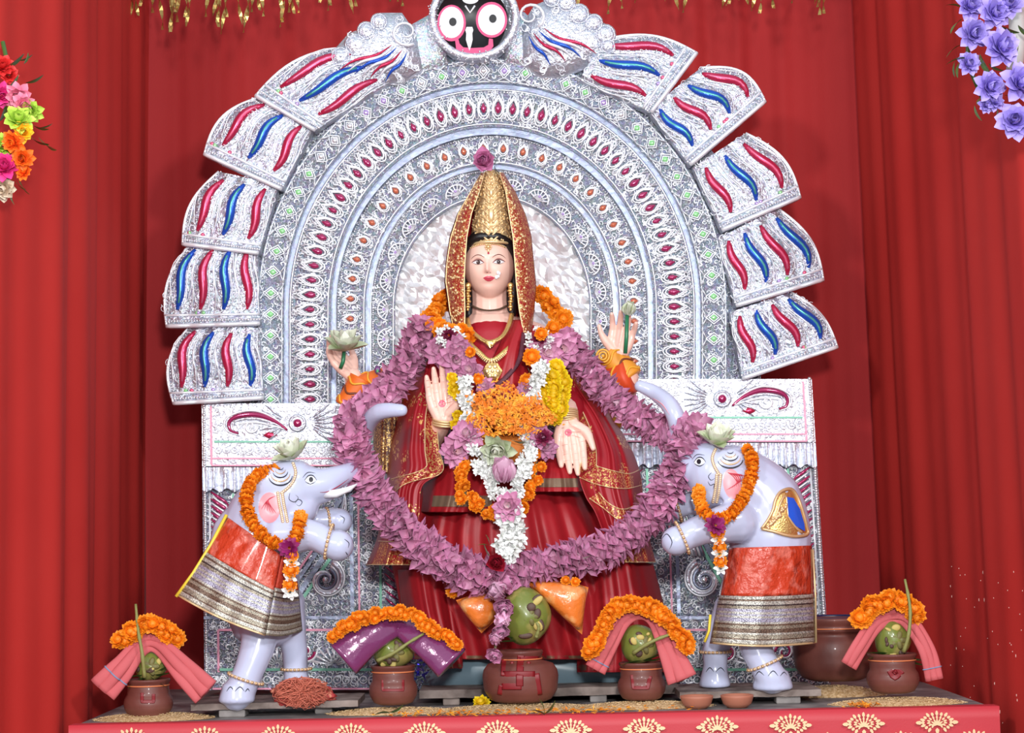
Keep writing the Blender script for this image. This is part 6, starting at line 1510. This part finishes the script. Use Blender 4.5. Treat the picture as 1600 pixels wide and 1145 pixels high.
# fourth pot
rice(1005, 1098, -.44, .20, .085, .015, 'paddy grain heap under the pot with the pink cloth and slanting stem', 1000)
t, b0, bv = pot(1003, 1093, -.41, .070, .108, .060, 'clay pot with a dark red patch under the pink cloth with tall marigold arch', .45)
bar_mark(bv, t, [(988, 1054), (990, 1074), (1012, 1074), (1016, 1056)], .006)
coconut(1000, 1006, -.41, .058, .056, 'green coconut under the pink cloth with tall marigold arch', [(990, 1020, -.48), (1015, 1004, -.50), (1045, 992, -.50), (1076, 986, -.49)])
mango_leaves(1003, 1032, -.44, [(-1, -.05), (1, .25), (.9, .0)], 'mango leaves under the coconut with tall marigold arch', .62)
folded_cloth('pink cotton cloth with grey stripes draped over the coconut beside the diyas', [(930, 1046, -.48), (952, 1005, -.47), (975, 968, -.44), (1000, 957, -.43), (1025, 970, -.44), (1048, 1020, -.48), (1066, 1062, -.50)], .033, 3, stripe=(.06,), wid=lambda t: .62 + .75 * max(0, t - .5) * 2 if t > .5 else .62 + .35 * (1 - t * 2))
arc_mari('tall marigold arch over the pink cloth beside the diyas', [(924, 1018, -.50), (938, 985, -.50), (958, 955, -.48), (985, 942, -.46), (1012, 948, -.46), (1042, 968, -.48), (1062, 990, -.50), (1075, 1012, -.51)], 1.15, .0105)
# rightmost pot, and the big jar behind it
rice(1402, 1092, -.50, .19, .085, .016, 'paddy grain heap under the pot by the paint-flecked curtain', 1000)
rice(1300, 1072, -.20, .16, .07, .03, 'brown grain spread under the large dark jar', 700)
t, b0, bv = pot(1396, 1082, -.47, .075, .112, .066, 'glossy clay pot with a dark red mark by the paint-flecked curtain', .45)
bar_mark(bv, t, [(1392, 1046), (1398, 1056), (1408, 1046)], .013)
coconut(1394, 999, -.46, .052, .056, 'green coconut under the rolled pink cloth', [(1412, 1018, -.53), (1420, 990, -.54), (1422, 950, -.53), (1414, 905, -.50)])
mango_leaves(1396, 1023, -.48, [(-1, .0), (-.9, .2), (1, -.30), (.9, -.45)], 'mango leaves poking out from under the rolled pink cloth', .85)
folded_cloth('pink cotton cloth rolled at one end and frayed with grey stripes at the other', [(1326, 1040, -.52), (1345, 1008, -.52), (1368, 975, -.49), (1395, 962, -.47), (1420, 970, -.49), (1448, 1015, -.52), (1460, 1062, -.52)], .030, 3, stripe=(.93,), wid=lambda t: .85)
arc_mari('marigold arc crowning the rolled pink cloth', [(1345, 970, -.50), (1358, 950, -.50), (1380, 938, -.50), (1402, 938, -.50), (1420, 948, -.50), (1435, 962, -.50)], 1.35, .0105)
t, b0, bv = pot(1305, 1062, -.14, .125, .190, .120, 'large dark brown jar behind the elephant with blue saddle', .62, rimr=.124)
mb = MB(); mb.tube([b0 + V((.112 * math.cos(a), .112 * math.sin(a), .186)) for a in [k * .2094 for k in range(30)]], .006, 6, closed=True); mb.build('blue_rim', mat('dark_blue_paint', (.01, .01, .06), .3), t)
# diyas
for x, y, s, l in ((1089, 1104, 1, 'shallow clay lamp bowl nearest the pot with tall marigold arch'), (1152, 1101, 1, 'shallow clay lamp bowl in front of the elephant with blue saddle')):
    c = P(x, y, -.52); c.z = 0.0005; mb = MB(); mb.lathe([(.001, 0), (.026, 0), (.040, .012), (.046, .030), (.047, .036), (.043, .037), (.040, .030), (.030, .012), (.001, .008)], c, 32)
    mb.build('clay_lamp', mat('light_clay', (.42, .15, .09), .6, 0, ('noise', 60, .3, .002)), None, label=l, cat='lamp')
# red netting bundle
mb = MB()
for k in range(130):
    a = random.uniform(0, 6.28); q = []
    for j in range(9):
        a += random.uniform(-1, 1); r = random.random(); q.append(P(472 + 46 * r * math.cos(a), 1082 + 26 * r * math.sin(a), -.50 + random.uniform(-.03, .03)))
    mb.tube([p for p, _ in spline(q, 20)], random.uniform(.0006, .0016), 4)
mb.build('net_strands', mat('red_net_strands', (.60, .16, .10), .6), None, label='crumpled red tinsel netting at the foot of the first elephant', cat='cloth', kind='stuff')
mb = MB(); 
def net(u, v):
    th = u * 2 * math.pi; ph = math.pi * v; p = V((math.sin(ph) * math.cos(th), math.sin(ph) * math.sin(th), math.cos(ph))); d = 1 + .35 * noise.noise(p * 2.6 + V((4, 1, 0))) + .2 * noise.noise(p * 7)
    c = P(472, 1086, -.46); return c + V((p.x * .082 * d, p.y * .045 * d, max(p.z * .042 * d, -.028)))
mb.grid(net, 50, 30); mb.build('red_cloth_bundle', mat('red_crumpled_cloth', (.45, .04, .04), .6, 0, ('noise', 70, .9, .006), vary=(60, (.70, .25, .15), .52, .6)), None, label='crumpled red cloth heap on the plank end', cat='cloth')
# loose things on the table
def on_table(x, y, off=0.0):
    d = _f + _r * ((x - 800) / FPX) + _u * (-(y - 572.5) / FPX); k = (off - CAMPOS.z) / d.z; return CAMPOS + d * k
c = on_table(752, 1108); put(yellow[0], 'chrysanthemum', None, rot_rand(frame(V((c.x, max(c.y, -.60), .016)), (0, -.6, 1), V((1, 0, 0)), 1.3), .2), label='bright yellow chrysanthemum lying before the big round pot', cat='flower')
mb = MB()
for k in range(420):
    x = random.choice([random.gauss(720, 40), random.gauss(900, 50), random.uniform(560, 1080), random.gauss(1330, 12)]); y_ = random.uniform(-.64, -.52); X = (x - 800) * .0018
    p = V((X, y_, .003 + .010 * random.random())); d = V((random.uniform(-1, 1), random.uniform(-1, 1), random.uniform(-.3, .3))).normalized() * .009; q = V((-d.y, d.x, .3 * d.x)) * .4; mb.add([p - d, p + q, p + d, p - q], [(0, 1, 2, 3)])
mb.build('scattered_petals', M_op, None, False, label='orange marigold petals scattered along the table edge', cat='petals', kind='stuff')
g = thing('fallen_leaf', 'dark green lobed leaf lying at the table edge', 'leaf', V((.07, -.655, .01)))
for a in (-.9, 0, .9): put(leaf_m, 'leaf_lobe', g, frame(V((.070, -.655, .006)), V((math.sin(a), -.15, .35 + .3 * math.cos(a))), V((0, -1, .4)), .75))
g = thing('fallen_leaf', 'small dark leaf lying before the pot with the purple packet', 'leaf', V((-.36, -.60, .02)))
for a in (-1.2, 1.2): put(leaf_m, 'leaf_lobe', g, frame(V((-.36, -.60, .014)), V((math.sin(a), -.15, .2)), V((0, -1, .4)), .7))
# crumpled silver-blue wrap behind the purple packet
mb = MB()
for k in range(40): 
    c = P(random.uniform(645, 668), random.uniform(1020, 1062), -.10); d = V((random.uniform(-1, 1), random.uniform(-1, 0), random.uniform(-1, 1))) * .016; e = V((random.uniform(-1, 1), random.uniform(-1, 1), random.uniform(-1, 1))) * .014; mb.add([c, c + d, c + e], [(0, 1, 2)])
mb.build('foil_scraps', mat('blue_violet_foil', (.12, .10, .60), .2, .8), None, False, label='scraps of blue violet foil beside the pedestal', cat='foil', kind='stuff')

# ------------------------------------------------------------------ hangings at the edges
def bunch(name, label, blooms, leaves, Y, seed):
    t = thing(name, label, 'flower bunch', P(blooms[0][1], blooms[0][2], Y + .1)); random.seed(seed)
    for me, x, y, s, dy in blooms: s *= 1.08; put(me, me.name.split('.')[0], t, rot_rand(frame(P(x, y, Y + dy), V((random.uniform(-.5, .5), -1, random.uniform(-.4, .4))), V((0, 0, 1)), s), .2))
    for x, y, dx, dz, s in leaves: put(leaf_m, 'leaf', t, frame(P(x, y, Y + random.uniform(-.01, .03)), V((dx, random.uniform(-.5, .1), dz)), V((0, -1, 0)), s))
    mb = MB(); mb.tube([P(blooms[0][1], blooms[0][2] - 40, Y + .05), P(blooms[len(blooms) // 2][1], blooms[len(blooms) // 2][2], Y + .05), P(blooms[-1][1], blooms[-1][2], Y + .05)], .006, 6); mb.build('wire_stem', M_leaf, t)
def fl(name, c0, c1, l=.036, w=.013, seed=1): return flower(name, M_mari, [(9, 82, l, w, .4, c0, c1, .1), (8, 58, l * .9, w, .5, c0, c1, -.2), (6, 34, l * .8, w * .9, .6, c0, c1, -.3), (4, 12, l * .65, w * .7, .6, c0, c1, -.2)], seed)
f_red = fl('red_carnation', (.5, .01, .01), (.8, .03, .03)); f_pk = fl('pink_carnation', (.7, .12, .25), (.9, .30, .42)); f_lm = fl('lime_carnation', (.35, .55, .04), (.62, .85, .12)); f_or = fl('orange_carnation', (.85, .08, .005), (1, .20, .01))
f_mg = fl('magenta_carnation', (.6, .01, .16), (.85, .05, .28)); f_yl = fl('yellow_carnation', (.85, .4, .01), (1, .6, .02)); f_cr = fl('cream_carnation', (.7, .5, .35), (.85, .72, .55)); f_pu = [fl('purple_carnation', (.14, .07, .48), (.50, .40, .90), .050, .018, s) for s in (1, 2, 3)]
YB = -1.15
LV = lambda pts: [(x, y, dx, dz, s) for x, y, dx, dz, s in pts]
bunch('flower_bunch', 'hanging bunch of red, pink, lime and orange artificial carnations', [(f_red, 4, 105, .8, 0), (f_red, 14, 118, .6, .01), (f_mg, 2, 148, .8, 0), (f_pk, 30, 150, .9, 0), (f_pk, 36, 162, .7, -.01), (f_lm, 48, 172, .85, 0), (f_lm, 28, 188, 1.0, -.02), (f_yl, 36, 206, .7, -.02), (f_lm, 4, 228, .9, 0), (f_or, 22, 222, .8, -.02), (f_or, 36, 248, .75, -.02), (f_or, 38, 270, .55, -.01), (f_mg, 8, 262, 1.0, -.01), (f_cr, 6, 292, .9, 0)],
      [(10, 105, .9, .3, .9), (30, 95, .7, .1, .6), (38, 100, .5, .5, .5), (40, 130, 1, .1, .8), (10, 140, .8, .5, .8), (5, 175, .5, .3, .8), (20, 160, .6, -.3, .8), (50, 195, .8, -.6, .8), (60, 200, .9, .0, .6), (60, 215, .6, -.8, .8), (48, 215, .9, -.8, .9), (70, 225, .5, -.6, .7), (30, 280, .3, -1, .9), (15, 290, -.1, -1, .8), (25, 285, .6, -.9, .6), (0, 190, .3, .3, .8), (12, 240, .3, .3, .8), (0, 210, .3, -.3, .9)], YB, 5)
bunch('flower_bunch', 'hanging bunch of purple artificial carnations with olive leaves', [(f_pu[0], 1514, 10, .75, 0), (f_pu[1], 1552, 20, .85, -.02), (f_pu[2], 1576, 8, .75, -.02), (f_pu[0], 1520, 52, .80, -.01), (f_pu[1], 1562, 74, 1.0, -.03), (f_pu[2], 1512, 100, .6, 0), (f_pu[0], 1545, 135, .8, -.01), (f_pu[1], 1592, 130, 1.0, -.03), (f_pu[2], 1552, 160, .5, 0), (f_pu[0], 1586, 190, .9, -.02), (f_pu[1], 1540, 165, .4, 0)],
      [(1500, 10, -.6, .2, .7), (1502, 30, -.8, -.5, .9), (1500, 70, -.7, -.3, .8), (1510, 90, -1, .0, .9), (1500, 95, -.5, -.8, .8), (1492, 95, -.4, -1, .7), (1530, 85, .1, -1, 1.1), (1530, 120, -.3, -.9, .8), (1535, 150, -.6, -.4, .6), (1522, 165, .1, -1, .7), (1560, 168, -.3, -1, .6), (1575, 170, -.2, -1, .8), (1548, 50, .3, .5, .8), (1560, 40, .5, -.5, .9), (1580, 95, .4, .4, .7), (1552, 110, .2, .5, .8), (1570, 150, .8, .1, .8), (1545, 100, .5, -.5, .7), (1590, 40, .3, -.6, .8)], YB, 6)
mb = MB(); mb.tube([P(1588, 10, YB + .10), P(1590, 60, YB + .10), P(1585, 110, YB + .10)], .022, 14); mb.build('pale_post', mat('pale_grey_paint', (.50, .48, .46), .5), None, label='short pale grey post behind the purple carnations', cat='post')
# gold tinsel fringe under the top edge
M_tins = mat('gold_tinsel', (.55, .38, .12), .3, .75)
tn = thing('tinsel_fringe', 'gold tinsel fringe hanging above the arch from the top', 'tinsel', P(740, -60, .35)); random.seed(12)
mb = MB(); mb.tube([P(180, -62, .35), P(740, -62, .35), P(1300, -62, .35)], .006, 6); mb.build('tinsel_cord', M_tins, tn)
for k in range(64):
    x = random.choice([random.uniform(195, 470), random.uniform(870, 1300), random.uniform(190, 640)]); y1 = random.uniform(8, 56) if x < 480 else random.uniform(-5, 24); mb = MB()
    a = random.uniform(0, 6.28); q = []; n = 14
    for j in range(n + 1):
        t = j / n; c = P(x + 4 * math.sin(t * 5 + a), -60 + (y1 + 60) * t, .35 + .01 * math.sin(t * 7 + a)); tw = a + t * 9; d = V((math.cos(tw), math.sin(tw) * .7, 0)) * .0095 * (1 - .4 * t); q += [c - d, c + d]
    mb.add(q, [(2 * j, 2 * j + 1, 2 * j + 3, 2 * j + 2) for j in range(n)]); mb.build('tinsel_strand', M_tins, tn, False)

# pale paint flecks on the side curtain by the purple bunch
cu = bpy.data.objects.get('curtain.002'); T = cu.location
bvc = BVHTree.FromPolygons([v.co + T for v in cu.data.vertices], [tuple(p.vertices) for p in cu.data.polygons]); mb = MB(); random.seed(4)
for k in range(46):
    x, y = random.uniform(1480, 1598), random.uniform(870, 1140); d_ = (P(x, y, 0) - CAMPOS).normalized(); h = bvc.ray_cast(CAMPOS, d_, 9)
    if h[0]:
        n_ = 1 + 2.5 * random.random() ** 3; mb.ell(h[0] - d_ * .001, (.0014, .0010, .0018 * n_), 6, 4)
mb.build('paint_flecks', mat('pale_fleck_paint', (.85, .55, .48), .6), cu, kind='stuff')
